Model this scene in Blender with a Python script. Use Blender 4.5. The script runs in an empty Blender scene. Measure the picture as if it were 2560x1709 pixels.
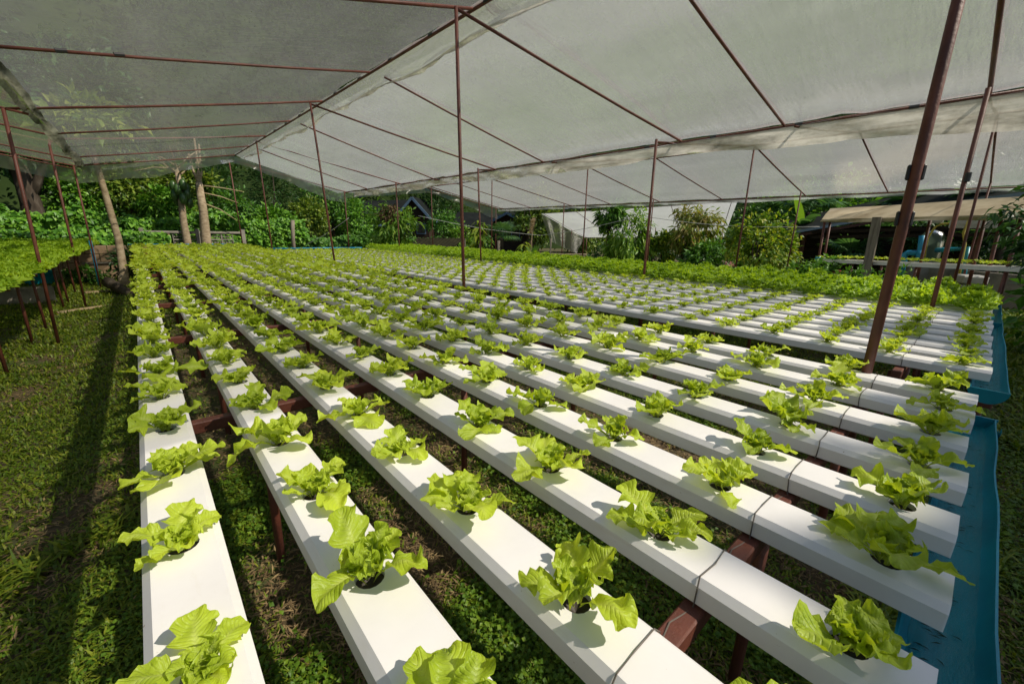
import bpy, math, random
import numpy as np
from mathutils import Vector, Matrix

# ------------------------------------------------------------------ camera, sky, sun, exposure
# layout is written in units of H = 0.476 m measured from the camera; W() turns it into metres, z = 0 on the lawn
S = 0.476
ZG = -2.3
def W(p): return Vector((p[0]*S, p[1]*S, (p[2]-ZG)*S))
FPX, YAW, PITCH, ROLL = 1031.46, math.radians(41.594), math.radians(14.912), math.radians(1.107)
CX, CY = 1280.0, 854.5
fwd = Vector((math.sin(YAW)*math.cos(PITCH), math.cos(YAW)*math.cos(PITCH), -math.sin(PITCH)))
r0 = Vector((math.cos(YAW), -math.sin(YAW), 0)); u0 = r0.cross(fwd)
RGT = r0*math.cos(ROLL)+u0*math.sin(ROLL); UPV = -r0*math.sin(ROLL)+u0*math.cos(ROLL)
scene = bpy.context.scene
COL = scene.collection
cam_d = bpy.data.cameras.new('camera'); cam = bpy.data.objects.new('camera', cam_d); COL.objects.link(cam)
cam_d.sensor_width = 36; cam_d.lens = FPX/2560*36; cam_d.clip_start = 0.02; cam_d.clip_end = 500
M = Matrix((RGT, UPV, -fwd)).transposed().to_4x4(); M.translation = W((0, 0, 0))
cam.matrix_world = M
scene.camera = cam
SUN_AZ, SUN_EL = math.radians(144), math.radians(46)
world = bpy.data.worlds.new('World'); scene.world = world; world.use_nodes = True
wn = world.node_tree; bg = wn.nodes['Background']
sky = wn.nodes.new('ShaderNodeTexSky'); sky.sky_type = 'NISHITA'; sky.sun_disc = False
sky.sun_elevation = SUN_EL; sky.sun_rotation = SUN_AZ
wn.links.new(sky.outputs[0], bg.inputs[0]); bg.inputs[1].default_value = 0.11
sd = bpy.data.lights.new('sun', 'SUN'); sd.energy = 4.4; sd.angle = math.radians(0.5); sd.color = (1, 0.91, 0.775)
so = bpy.data.objects.new('sun', sd); COL.objects.link(so)
sdir = Vector((math.sin(SUN_AZ)*math.cos(SUN_EL), math.cos(SUN_AZ)*math.cos(SUN_EL), math.sin(SUN_EL)))
so.rotation_euler = sdir.to_track_quat('Z', 'Y').to_euler()
scene.view_settings.view_transform = 'Standard'; scene.view_settings.look = 'None'
scene.view_settings.gamma = 1; scene.view_settings.exposure = 0.08
cy = scene.cycles
cy.max_bounces = 8; cy.diffuse_bounces = 4; cy.transmission_bounces = 6; cy.transparent_max_bounces = 14
cy.use_denoising = True; cy.sample_clamp_indirect = 6

# ------------------------------------------------------------------ helpers
def ray(px, py):
    return RGT*((px-CX)/FPX) - UPV*((py-CY)/FPX) + fwd
def at(px, py, R):
    "point in H units on the ray of photo pixel (px, py) at horizontal distance R"
    d = ray(px, py); return np.array(d)*(R/math.hypot(d.x, d.y))
def proj(p):
    p = Vector(p); c = p.dot(fwd)
    if c < 0.05: return None
    return CX+FPX*p.dot(RGT)/c, CY-FPX*p.dot(UPV)/c, c
def gz(x, y):
    "lawn height in H units"
    t = np.clip((np.asarray(x, float)+1.4)/1.2, 0, 1); t = t*t*(3-2*t)
    return -2.5+0.2*t
def vnoise(x, y, seed=0):
    x = np.asarray(x, float); y = np.asarray(y, float)
    xi = np.floor(x).astype(np.int64); yi = np.floor(y).astype(np.int64); fx = x-xi; fy = y-yi
    fx = fx*fx*(3-2*fx); fy = fy*fy*(3-2*fy)
    def h(a, b):
        n = (a*374761393+b*668265263+seed*974711) & 0x7fffffff
        n = ((n ^ (n >> 13))*1274126177) & 0x7fffffff
        return ((n ^ (n >> 16)) & 0xffff)/65535.0
    return (h(xi, yi)*(1-fx)+h(xi+1, yi)*fx)*(1-fy)+(h(xi, yi+1)*(1-fx)+h(xi+1, yi+1)*fx)*fy
def unit(v):
    return v/np.maximum(np.linalg.norm(v, axis=-1, keepdims=True), 1e-9)

ORG = {}
def tag(o, label=None, cat=None, group=None, kind=None):
    if label: o['label'] = label
    if cat: o['category'] = cat
    if group: o['group'] = group
    if kind: o['kind'] = kind
    return o
def thing(name, loc, label, cat, group=None, kind=None):
    o = bpy.data.objects.new(name, None); COL.objects.link(o)
    o.empty_display_size = 0.1
    o.location = W(loc); ORG[o.name] = np.array(loc, float)
    return tag(o, label, cat, group, kind)
class MB:
    "collects vertices and faces (H units, camera frame); build() links them as one mesh object"
    def __init__(s): s.v = []; s.q = []; s.t = []; s.n = 0; s.poly = []; s.mi = []; s.att = []
    def add(s, v, quads=None, tris=None):
        v = np.asarray(v, float).reshape(-1, 3); s.v.append(v)
        if quads is not None and len(quads): s.q.append(np.asarray(quads, np.int64).reshape(-1, 4)+s.n)
        if tris is not None and len(tris): s.t.append(np.asarray(tris, np.int64).reshape(-1, 3)+s.n)
        s.n += len(v); return s
    def grid(s, P, wrap=False):
        P = np.asarray(P, float); a, b = P.shape[:2]
        idx = np.arange(a*b).reshape(a, b)
        if wrap: idx = np.concatenate([idx, idx[:, :1]], 1)
        q = np.stack([idx[:-1, :-1], idx[1:, :-1], idx[1:, 1:], idx[:-1, 1:]], -1).reshape(-1, 4)
        return s.add(P.reshape(-1, 3), q)
    def box(s, c, size, rz=0.0, R=None, bev=0.0):
        hx, hy, hz = np.array(size, float)/2
        if bev > 0:
            b = min(bev, hx*.9, hy*.9, hz*.9)
            P = []
            for z, k in ((-hz, b), (-hz+b, 0), (hz-b, 0), (hz, b)):
                P.append([[hx-k, -hy+b, z], [hx-k, hy-b, z], [hx-b, hy-k, z], [-hx+b, hy-k, z], [-hx+k, hy-b, z], [-hx+k, -hy+b, z], [-hx+b, -hy+k, z], [hx-b, -hy+k, z]])
            P = np.array(P); 
        else:
            P = np.array([[[hx, -hy, z], [hx, hy, z], [-hx, hy, z], [-hx, -hy, z]] for z in (-hz, hz)])
        sh = P.shape; P = P.reshape(-1, 3)
        if R is None:
            cs, sn = math.cos(rz), math.sin(rz); R = np.array([[cs, -sn, 0], [sn, cs, 0], [0, 0, 1]])
        P = P@np.asarray(R).T+np.array(c, float)
        n0 = s.n; m = sh[1]
        s.grid(P.reshape(sh)[:, ::1], True)
        s.poly.append(list(range(n0+m-1, n0-1, -1))); s.poly.append(list(range(n0+m*(sh[0]-1), n0+m*sh[0])))
        return s
    def tube(s, pts, r, n=8, cap=True, sq=False):
        pts = np.asarray(pts, float); k = len(pts); r = np.broadcast_to(np.asarray(r, float), (k,))
        T = np.gradient(pts, axis=0); T = unit(T)
        ref = np.array([0, 0, 1.0]) if abs(T[0][2]) < .9 else np.array([1.0, 0, 0])
        A = unit(np.cross(T, ref)); B = np.cross(A, T)
        th = np.arange(n)*2*math.pi/n+(math.pi/n if sq else 0)
        P = pts[:, None]+(A[:, None]*np.cos(th)[None, :, None]+B[:, None]*np.sin(th)[None, :, None])*r[:, None, None]
        n0 = s.n; s.grid(P, True)
        if cap: s.poly.append(list(range(n0, n0+n))); s.poly.append(list(range(n0+n*(k-1), n0+n*k))[::-1])
        return s
    def ball(s, c, r, n=8, m=6, R=None):
        r = np.broadcast_to(np.asarray(r, float), (3,))
        ph = np.linspace(0.02, math.pi-.02, m+1); th = np.arange(n)*2*math.pi/n
        P = np.stack([np.sin(ph)[:, None]*np.cos(th), np.sin(ph)[:, None]*np.sin(th), np.cos(ph)[:, None]*np.ones(n)], -1)*r
        if R is not None: P = P@np.asarray(R).T
        return s.grid(P+np.array(c, float), True)
    def leaves(s, c, d, nrm, l, w, fold=.25):
        "one folded leaf of four triangles per row"
        c = np.asarray(c, float); N = len(c); d = unit(d); sd_ = unit(np.cross(d, nrm)); nn = np.cross(sd_, d)
        l = np.broadcast_to(l, (N,))[:, None]; w = np.broadcast_to(w, (N,))[:, None]
        a = c; t = c+d*l-nn*l*.12; m = c+d*l*.5
        L = c+d*l*.42+sd_*w*.5+nn*w*fold; Rr = c+d*l*.42-sd_*w*.5+nn*w*fold
        V = np.stack([a, L, t, Rr, m], 1).reshape(-1, 3); i = np.arange(N)[:, None]*5
        T = np.concatenate([i+[0, 4, 1], i+[1, 4, 2], i+[0, 3, 4], i+[3, 2, 4]], 0)
        return s.add(V, tris=T)
    def build(s, name, mat, parent=None, smooth=False, org=None, attr=None):
        V = np.concatenate(s.v) if s.v else np.zeros((0, 3))
        if parent is not None: o0 = ORG[parent.name]
        elif org is not None: o0 = np.array(org, float)
        else: o0 = np.array([(V[:, 0].min()+V[:, 0].max())/2, (V[:, 1].min()+V[:, 1].max())/2, V[:, 2].min()])
        Vm = (V-o0)*S
        Q = np.concatenate(s.q) if s.q else np.zeros((0, 4), int)
        T = np.concatenate(s.t) if s.t else np.zeros((0, 3), int)
        pl = s.poly
        loops = np.concatenate([Q.ravel(), T.ravel()]+[np.array(p) for p in pl]).astype(np.int32)
        cnt = np.concatenate([np.full(len(Q), 4), np.full(len(T), 3), np.array([len(p) for p in pl], int)]).astype(np.int32)
        me = bpy.data.meshes.new(name)
        me.vertices.add(len(Vm)); me.vertices.foreach_set('co', Vm.astype(np.float32).ravel())
        me.loops.add(len(loops)); me.loops.foreach_set('vertex_index', loops)
        me.polygons.add(len(cnt)); st = np.concatenate([[0], np.cumsum(cnt)[:-1]]).astype(np.int32)
        me.polygons.foreach_set('loop_start', st); me.polygons.foreach_set('loop_total', cnt)
        me.polygons.foreach_set('use_smooth', np.full(len(cnt), bool(smooth)))
        mats = mat if isinstance(mat, (list, tuple)) else [mat]
        for m in mats: me.materials.append(m)
        if s.mi:
            arr = np.zeros(len(cnt), np.int32)
            for a, b, k in s.mi: arr[a:b] = k
            me.polygons.foreach_set('material_index', arr)
        if attr is not None:
            at_ = me.attributes.new('rib', 'FLOAT_VECTOR', 'POINT'); at_.data.foreach_set('vector', np.asarray(attr, np.float32).ravel())
        me.update(calc_edges=True); me.validate()
        o = bpy.data.objects.new(name, me); COL.objects.link(o)
        ORG[o.name] = o0
        if parent is not None: o.parent = parent
        else: o.location = W(o0)
        return o

# ------------------------------------------------------------------ materials
def mat(name):
    m = bpy.data.materials.new(name); m.use_nodes = True; nt = m.node_tree
    return m, nt, nt.nodes['Principled BSDF'], nt.nodes['Material Output']
def ramp(nt, fac, cols, interp='LINEAR'):
    r = nt.nodes.new('ShaderNodeValToRGB'); r.color_ramp.interpolation = interp
    el = r.color_ramp.elements
    while len(el) < len(cols): el.new(0.5)
    for e, (p, c) in zip(el, cols): e.position = p; e.color = (*c, 1) if len(c) == 3 else c
    nt.links.new(fac, r.inputs[0]); return r.outputs[0]
def noise(nt, scale, detail=4, rough=.55, coord='Object', stretch=None):
    tc = nt.nodes.new('ShaderNodeTexCoord'); n = nt.nodes.new('ShaderNodeTexNoise')
    n.inputs['Scale'].default_value = scale; n.inputs['Detail'].default_value = detail; n.inputs['Roughness'].default_value = rough
    src = tc.outputs[coord]
    if stretch:
        mp = nt.nodes.new('ShaderNodeMapping'); mp.inputs['Scale'].default_value = stretch
        nt.links.new(src, mp.inputs[0]); src = mp.outputs[0]
    nt.links.new(src, n.inputs['Vector']); return n.outputs[0]
def bump(nt, b, h, strength=.3, dist=.01):
    n = nt.nodes.new('ShaderNodeBump'); n.inputs['Strength'].default_value = strength; n.inputs['Distance'].default_value = dist
    nt.links.new(h, n.inputs['Height']); nt.links.new(n.outputs[0], b.inputs['Normal'])
def simple(name, cols, scale=6, rough=.6, bmp=0, metal=0, stretch=None, detail=5, bscale=None):
    m, nt, b, o = mat(name)
    f = noise(nt, scale, detail, .6, 'Object', stretch)
    nt.links.new(ramp(nt, f, cols), b.inputs['Base Color'])
    b.inputs['Roughness'].default_value = rough; b.inputs['Metallic'].default_value = metal
    if rough >= .74: b.inputs['Specular IOR Level'].default_value = .12
    if bmp: bump(nt, b, noise(nt, bscale or scale*3, 6, .6, 'Object', stretch), bmp, .01)
    return m
def leafmat(name, cols, trans=.35, rough=.45, rnd=True, scale=1.5, tgain=1.3, spec=.35):
    m, nt, b, o = mat(name)
    if rnd:
        g = nt.nodes.new('ShaderNodeNewGeometry'); f = g.outputs['Random Per Island']
    else: f = noise(nt, scale, 3)
    n = len(cols); c = ramp(nt, f, [(i/(n-1), k) for i, k in enumerate(cols)])
    nt.links.new(c, b.inputs['Base Color']); b.inputs['Roughness'].default_value = rough
    b.inputs['Specular IOR Level'].default_value = spec
    t = nt.nodes.new('ShaderNodeBsdfTranslucent')
    mx = nt.nodes.new('ShaderNodeMix'); mx.data_type = 'RGBA'; mx.blend_type = 'MULTIPLY'; mx.inputs[0].default_value = 1
    nt.links.new(c, mx.inputs[6]); mx.inputs[7].default_value = (tgain*1.1, tgain*1.1, tgain*.55, 1)
    nt.links.new(mx.outputs[2], t.inputs[0])
    ms = nt.nodes.new('ShaderNodeMixShader'); ms.inputs[0].default_value = trans
    nt.links.new(b.outputs[0], ms.inputs[1]); nt.links.new(t.outputs[0], ms.inputs[2]); nt.links.new(ms.outputs[0], o.inputs[0])
    return m

# white pvc with faint dust and specks
def pvc():
    m, nt, b, o = mat('white_pvc')
    f = noise(nt, 3, 6, .6)
    c = ramp(nt, f, [(.3, (.70, .685, .655)), (.6, (.80, .785, .76))])
    sp = noise(nt, 95, 2, .5)
    k = ramp(nt, sp, [(.745, (1, 1, 1)), (.80, (.5, .42, .32))])
    st = ramp(nt, noise(nt, 2.3, 7, .7, 'Object', (3, .6, 3)), [(.55, (1, 1, 1)), (.80, (.78, .73, .60))])
    mx = nt.nodes.new('ShaderNodeMix'); mx.data_type = 'RGBA'; mx.blend_type = 'MULTIPLY'; mx.inputs[0].default_value = 1
    nt.links.new(c, mx.inputs[6]); nt.links.new(k, mx.inputs[7]); mx2 = nt.nodes.new('ShaderNodeMix'); mx2.data_type = 'RGBA'; mx2.blend_type = 'MULTIPLY'; mx2.inputs[0].default_value = 1
    nt.links.new(mx.outputs[2], mx2.inputs[6]); nt.links.new(st, mx2.inputs[7]); nt.links.new(mx2.outputs[2], b.inputs['Base Color'])
    b.inputs['Roughness'].default_value = .42
    bump(nt, b, noise(nt, 9, 3), .05, .01)
    return m
def film_mat(name, transp=.56, dirt=0.0, tint=(.93, .93, .88), tcol=(.44, .44, .39), gloss=.6):
    m, nt, b, o = mat(name)
    nt.nodes.remove(b)
    tr = nt.nodes.new('ShaderNodeBsdfTransparent'); tr.inputs[0].default_value = (*tint, 1)
    tl = nt.nodes.new('ShaderNodeBsdfTranslucent')
    df = nt.nodes.new('ShaderNodeBsdfDiffuse')
    gl = nt.nodes.new('ShaderNodeBsdfGlossy'); gl.inputs['Roughness'].default_value = .22; gl.inputs[0].default_value = (.9, .9, .9, 1)
    f = noise(nt, 1.1, 7, .65, 'Object', (1, .45, 1))
    f2 = noise(nt, 2.6, 5, .6, 'Object', (1, .25, 1))
    cc = ramp(nt, f, [(.3, tuple(x*.92 for x in tcol)), (.7, tcol)])
    nt.links.new(cc, tl.inputs[0])
    df.inputs[0].default_value = (.34, .34, .30, 1)
    m1 = nt.nodes.new('ShaderNodeMixShader')        # translucent / transparent
    fr = ramp(nt, f2, [(.25, (transp*1.08,)*3), (.75, (transp*.93,)*3)])
    nt.links.new(fr, m1.inputs[0]); nt.links.new(tl.outputs[0], m1.inputs[1]); nt.links.new(tr.outputs[0], m1.inputs[2])
    m2 = nt.nodes.new('ShaderNodeMixShader'); m2.inputs[0].default_value = .06
    nt.links.new(m1.outputs[0], m2.inputs[1]); nt.links.new(df.outputs[0], m2.inputs[2])
    fz = nt.nodes.new('ShaderNodeFresnel'); fz.inputs[0].default_value = 1.35
    m3 = nt.nodes.new('ShaderNodeMixShader')
    mul = nt.nodes.new('ShaderNodeMath'); mul.operation = 'MULTIPLY'; mul.inputs[1].default_value = gloss
    nt.links.new(fz.outputs[0], mul.inputs[0]); nt.links.new(mul.outputs[0], m3.inputs[0])
    nt.links.new(m2.outputs[0], m3.inputs[1]); nt.links.new(gl.outputs[0], m3.inputs[2])
    last = m3.outputs[0]
    bp = nt.nodes.new('ShaderNodeBump'); bp.inputs['Strength'].default_value = .5; bp.inputs['Distance'].default_value = .02
    nt.links.new(noise(nt, 5, 4, .6, 'Object', (.35, 2.2, 1)), bp.inputs['Height'])
    nt.links.new(bp.outputs[0], gl.inputs['Normal']); nt.links.new(bp.outputs[0], tl.inputs['Normal'])
    if dirt:
        hi = dirt >= 1
        d2 = nt.nodes.new('ShaderNodeBsdfDiffuse')
        dc = ramp(nt, noise(nt, 7, 6, .7), [(.35, (.012, .013, .006)), (.6, (.04, .042, .018)), (.8, (.13, .12, .06))] if hi else [(.35, (.06, .05, .025)), (.6, (.30, .25, .15)), (.75, (.34, .15, .06))])
        nt.links.new(dc, d2.inputs[0])
        df2 = ramp(nt, noise(nt, 3.2, 8, .75, 'Object', (1, .5, 2.5)), [(.32, (.1, .1, .1)), (.62, (.9, .9, .9))] if hi else [(.5-.25*dirt, (0, 0, 0)), (.72, (.92, .92, .92))])
        m4 = nt.nodes.new('ShaderNodeMixShader'); nt.links.new(df2, m4.inputs[0])
        nt.links.new(last, m4.inputs[1]); nt.links.new(d2.outputs[0], m4.inputs[2]); last = m4.outputs[0]
    nt.links.new(last, o.inputs[0]); return m
def lettuce_mat(name, c0, c1, rib, trans=.42):
    m, nt, b, o = mat(name)
    oi = nt.nodes.new('ShaderNodeObjectInfo')
    f = noise(nt, 22, 4, .6)
    ad = nt.nodes.new('ShaderNodeMath'); ad.operation = 'MULTIPLY_ADD'; ad.inputs[1].default_value = .5; 
    nt.links.new(oi.outputs['Random'], ad.inputs[0]); nt.links.new(f, ad.inputs[2])
    c = ramp(nt, ad.outputs[0], [(.35, c0), (.95, c1)])
    a = nt.nodes.new('ShaderNodeAttribute'); a.attribute_name = 'rib'
    sx = nt.nodes.new('ShaderNodeSeparateXYZ'); nt.links.new(a.outputs['Vector'], sx.inputs[0])
    def mth(op, x, y=None, z=None):
        n = nt.nodes.new('ShaderNodeMath'); n.operation = op
        for i, q in enumerate((x, y, z)):
            if q is None: continue
            if isinstance(q, (int, float)): n.inputs[i].default_value = q
            else: nt.links.new(q, n.inputs[i])
        return n.outputs[0]
    ph_ = mth('SUBTRACT', mth('MULTIPLY', sx.outputs[1], 46.0), mth('MULTIPLY', mth('ABSOLUTE', sx.outputs[2]), 9.0))
    ph_ = mth('ADD', ph_, mth('MULTIPLY', f, 3.0))
    vein = mth('POWER', mth('ABSOLUTE', mth('SINE', ph_)), 9.0)
    fac = mth('ADD', sx.outputs[0], mth('MULTIPLY', vein, .10))
    mx = nt.nodes.new('ShaderNodeMix'); mx.data_type = 'RGBA'; nt.links.new(fac, mx.inputs[0])
    nt.links.new(c, mx.inputs[6]); mx.inputs[7].default_value = (*rib, 1)
    nt.links.new(mx.outputs[2], b.inputs['Base Color']); b.inputs['Roughness'].default_value = .42; b.inputs['Specular IOR Level'].default_value = .4
    bump(nt, b, mth('SUBTRACT', mth('MULTIPLY', noise(nt, 170, 3, .6), .9), mth('MULTIPLY', vein, .6)), .5, .003)
    t = nt.nodes.new('ShaderNodeBsdfTranslucent')
    m2 = nt.nodes.new('ShaderNodeMix'); m2.data_type = 'RGBA'; m2.blend_type = 'MULTIPLY'; m2.inputs[0].default_value = 1
    nt.links.new(mx.outputs[2], m2.inputs[6]); m2.inputs[7].default_value = (1.5, 1.35, .55, 1)
    nt.links.new(m2.outputs[2], t.inputs[0])
    ms = nt.nodes.new('ShaderNodeMixShader'); ms.inputs[0].default_value = trans
    nt.links.new(b.outputs[0], ms.inputs[1]); nt.links.new(t.outputs[0], ms.inputs[2]); nt.links.new(ms.outputs[0], o.inputs[0])
    return m

PVC = pvc()
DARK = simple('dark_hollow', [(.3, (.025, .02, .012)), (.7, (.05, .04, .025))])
RUST = simple('red_oxide_paint', [(.3, (.07, .022, .013)), (.55, (.125, .036, .02)), (.75, (.18, .065, .04))], 9, .55, .25, 0, None, 7, 60)
CLIP = simple('black_plastic', [(.3, (.012, .012, .013)), (.7, (.03, .03, .03))], 20, .5)
FILM = film_mat('milky_film', .60, 0, (.96, .965, .95), (.90, .935, .93), .4)
FILM_THIN = film_mat('thin_film', .72, 0, (.95, .94, .92), (.46, .46, .44))
FILM_TORN = film_mat('torn_film', .52, 0, (.82, .88, .84), (.48, .54, .50), .15)
FILM_CLEAR = film_mat('clear_film', .62, 0, (.95, .97, .96), (.72, .76, .76))
FILM_DIRTY = film_mat('dirty_film', .40, .36, (.92, .90, .83), (.95, .91, .80))
FILM_MOULD = film_mat('mouldy_film', .2, 1.0, (.85, .83, .7), (.5, .5, .36))
YOUNG = lettuce_mat('young_lettuce_leaf', (.29, .42, .016), (.47, .60, .045), (.66, .74, .26), .42)
CURLY = lettuce_mat('curly_lettuce_leaf', (.20, .37, .016), (.38, .56, .04), (.42, .52, .12), .42)
WIRE = simple('tie_wire', [(.3, (.07, .06, .05)), (.7, (.14, .12, .10))], 30, .6)
BLUE = simple('blue_pvc', [(.3, (.003, .17, .23)), (.7, (.006, .27, .34))], 7, .38, .1)
BLUE_L = simple('bright_blue_pvc', [(.3, (.01, .22, .40)), (.7, (.03, .33, .52))], 9, .4)
WOOD = simple('grey_wood', [(.25, (.10, .085, .065)), (.5, (.22, .19, .15)), (.75, (.30, .26, .20))], 5, .85, .5, 0, (6, 6, .7), 8)
BAMBOO = simple('dry_bamboo', [(.3, (.26, .19, .10)), (.7, (.42, .33, .19))], 5, .6, .25, 0, (1, 1, .4))
BARK = simple('bark', [(.25, (.025, .02, .014)), (.55, (.07, .055, .04)), (.8, (.16, .14, .11))], 7, .9, .8, 0, (1, 1, .35), 8)
BARK_PALE = simple('pale_bark', [(.25, (.14, .10, .065)), (.5, (.30, .235, .15)), (.8, (.45, .38, .27))], 9, .85, .7, 0, (1, 1, 2.2), 8)
CONC = simple('old_concrete', [(.25, (.11, .10, .085)), (.55, (.25, .23, .195)), (.8, (.36, .33, .28))], 4, .9, .5, 0, None, 9)
BLOCK = simple('brown_block', [(.25, (.13, .09, .055)), (.5, (.30, .21, .13)), (.8, (.42, .32, .21))], 3, .9, .5, 0, None, 9)
def leafset():
    L = {}
    L['vine'] = leafmat('vine_leaf', [(0.048, 0.142, 0.015), (0.114, 0.285, 0.023), (0.209, 0.399, 0.038)], .3)
    L['dark'] = leafmat('dark_leaf', [(0.012, 0.042, 0.009), (0.027, 0.083, 0.015), (0.053, 0.135, 0.021)], .25)
    L['mid'] = leafmat('mid_leaf', [(0.031, 0.093, 0.014), (0.076, 0.204, 0.024), (0.145, 0.306, 0.034)], .3)
    L['olive'] = leafmat('olive_leaf', [(0.048, 0.096, 0.013), (0.128, 0.216, 0.022), (0.272, 0.336, 0.048)], .35)
    L['yellow'] = leafmat('yellow_green_leaf', [(0.075, 0.163, 0.015), (0.175, 0.300, 0.025), (0.400, 0.413, 0.037)], .38)
    L['mango'] = leafmat('mango_leaf', [(0.068, 0.176, 0.019), (0.149, 0.297, 0.027), (0.257, 0.378, 0.047)], .35)
    L['bronze'] = leafmat('new_mango_leaf', [(0.120, 0.192, 0.024), (0.240, 0.276, 0.048), (0.324, 0.240, 0.072)], .4)
    L['lily'] = leafmat('arching_leaf', [(.10, .20, .015), (.22, .34, .03), (.42, .45, .05)], .38)
    L['palm'] = leafmat('palm_leaf', [(0.039, 0.111, 0.039), (0.078, 0.182, 0.058), (0.130, 0.247, 0.078)], .3, .4)
    L['brown'] = leafmat('dead_leaf', [(.05, .03, .015), (.12, .075, .035), (.20, .14, .07)], .15, .8)
    L['red'] = leafmat('red_leaf', [(.12, .012, .008), (.30, .03, .015), (.40, .10, .03)], .3)
    L['grass'] = leafmat('grass_blade', [(.065, .12, .008), (.13, .20, .013), (.24, .27, .022)], .3, .5)
    L['clover'] = leafmat('clover_leaf', [(.05, .115, .008), (.10, .195, .012), (.16, .25, .016)], .28, .5)
    L['straw'] = leafmat('dry_straw', [(.07, .045, .02), (.18, .12, .055), (.30, .22, .10)], .1, .8)
    L['pink'] = leafmat('plume', [(.35, .25, .18), (.5, .38, .28), (.6, .5, .4)], .3, .8)
    return L
LF = leafset()

# ------------------------------------------------------------------ ground
def ground():
    xs = np.concatenate([np.linspace(-300, -14, 12), np.linspace(-12, 14, 90), np.linspace(16, 300, 14)])
    ys = np.concatenate([np.linspace(-260, -6, 10), np.linspace(-5, 34, 110), np.linspace(36, 320, 14)])
    X, Y = np.meshgrid(xs, ys, indexing='ij')
    Z = gz(X, Y)+(vnoise(X*1.3, Y*1.3, 3)-.5)*.05*(np.abs(X) < 14)
    m, nt, b, o = mat('soil_and_turf')
    f = noise(nt, 2.2, 8, .65); g = noise(nt, 26, 8, .7)
    mm = nt.nodes.new('ShaderNodeMath'); mm.operation = 'MULTIPLY_ADD'; mm.inputs[1].default_value = .45
    nt.links.new(g, mm.inputs[0]); nt.links.new(f, mm.inputs[2])
    c = ramp(nt, mm.outputs[0], [(.45, (.035, .065, .008)), (.62, (.055, .085, .012)), (.74, (.08, .065, .028)), (.9, (.13, .085, .045))])
    nt.links.new(c, b.inputs['Base Color']); b.inputs['Roughness'].default_value = .95
    bump(nt, b, g, .8, .02)
    mb = MB().grid(np.stack([X, Y, Z], -1))
    o = mb.build('ground', m, smooth=True, org=(0, 0, 0)); tag(o, 'earth ground with short turf and bare brown patches', 'ground', kind='structure')
ground()
def gpt(x, y): return gz(x, y)+(vnoise(np.asarray(x)*1.3, np.asarray(y)*1.3, 3)-.5)*.05

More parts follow.
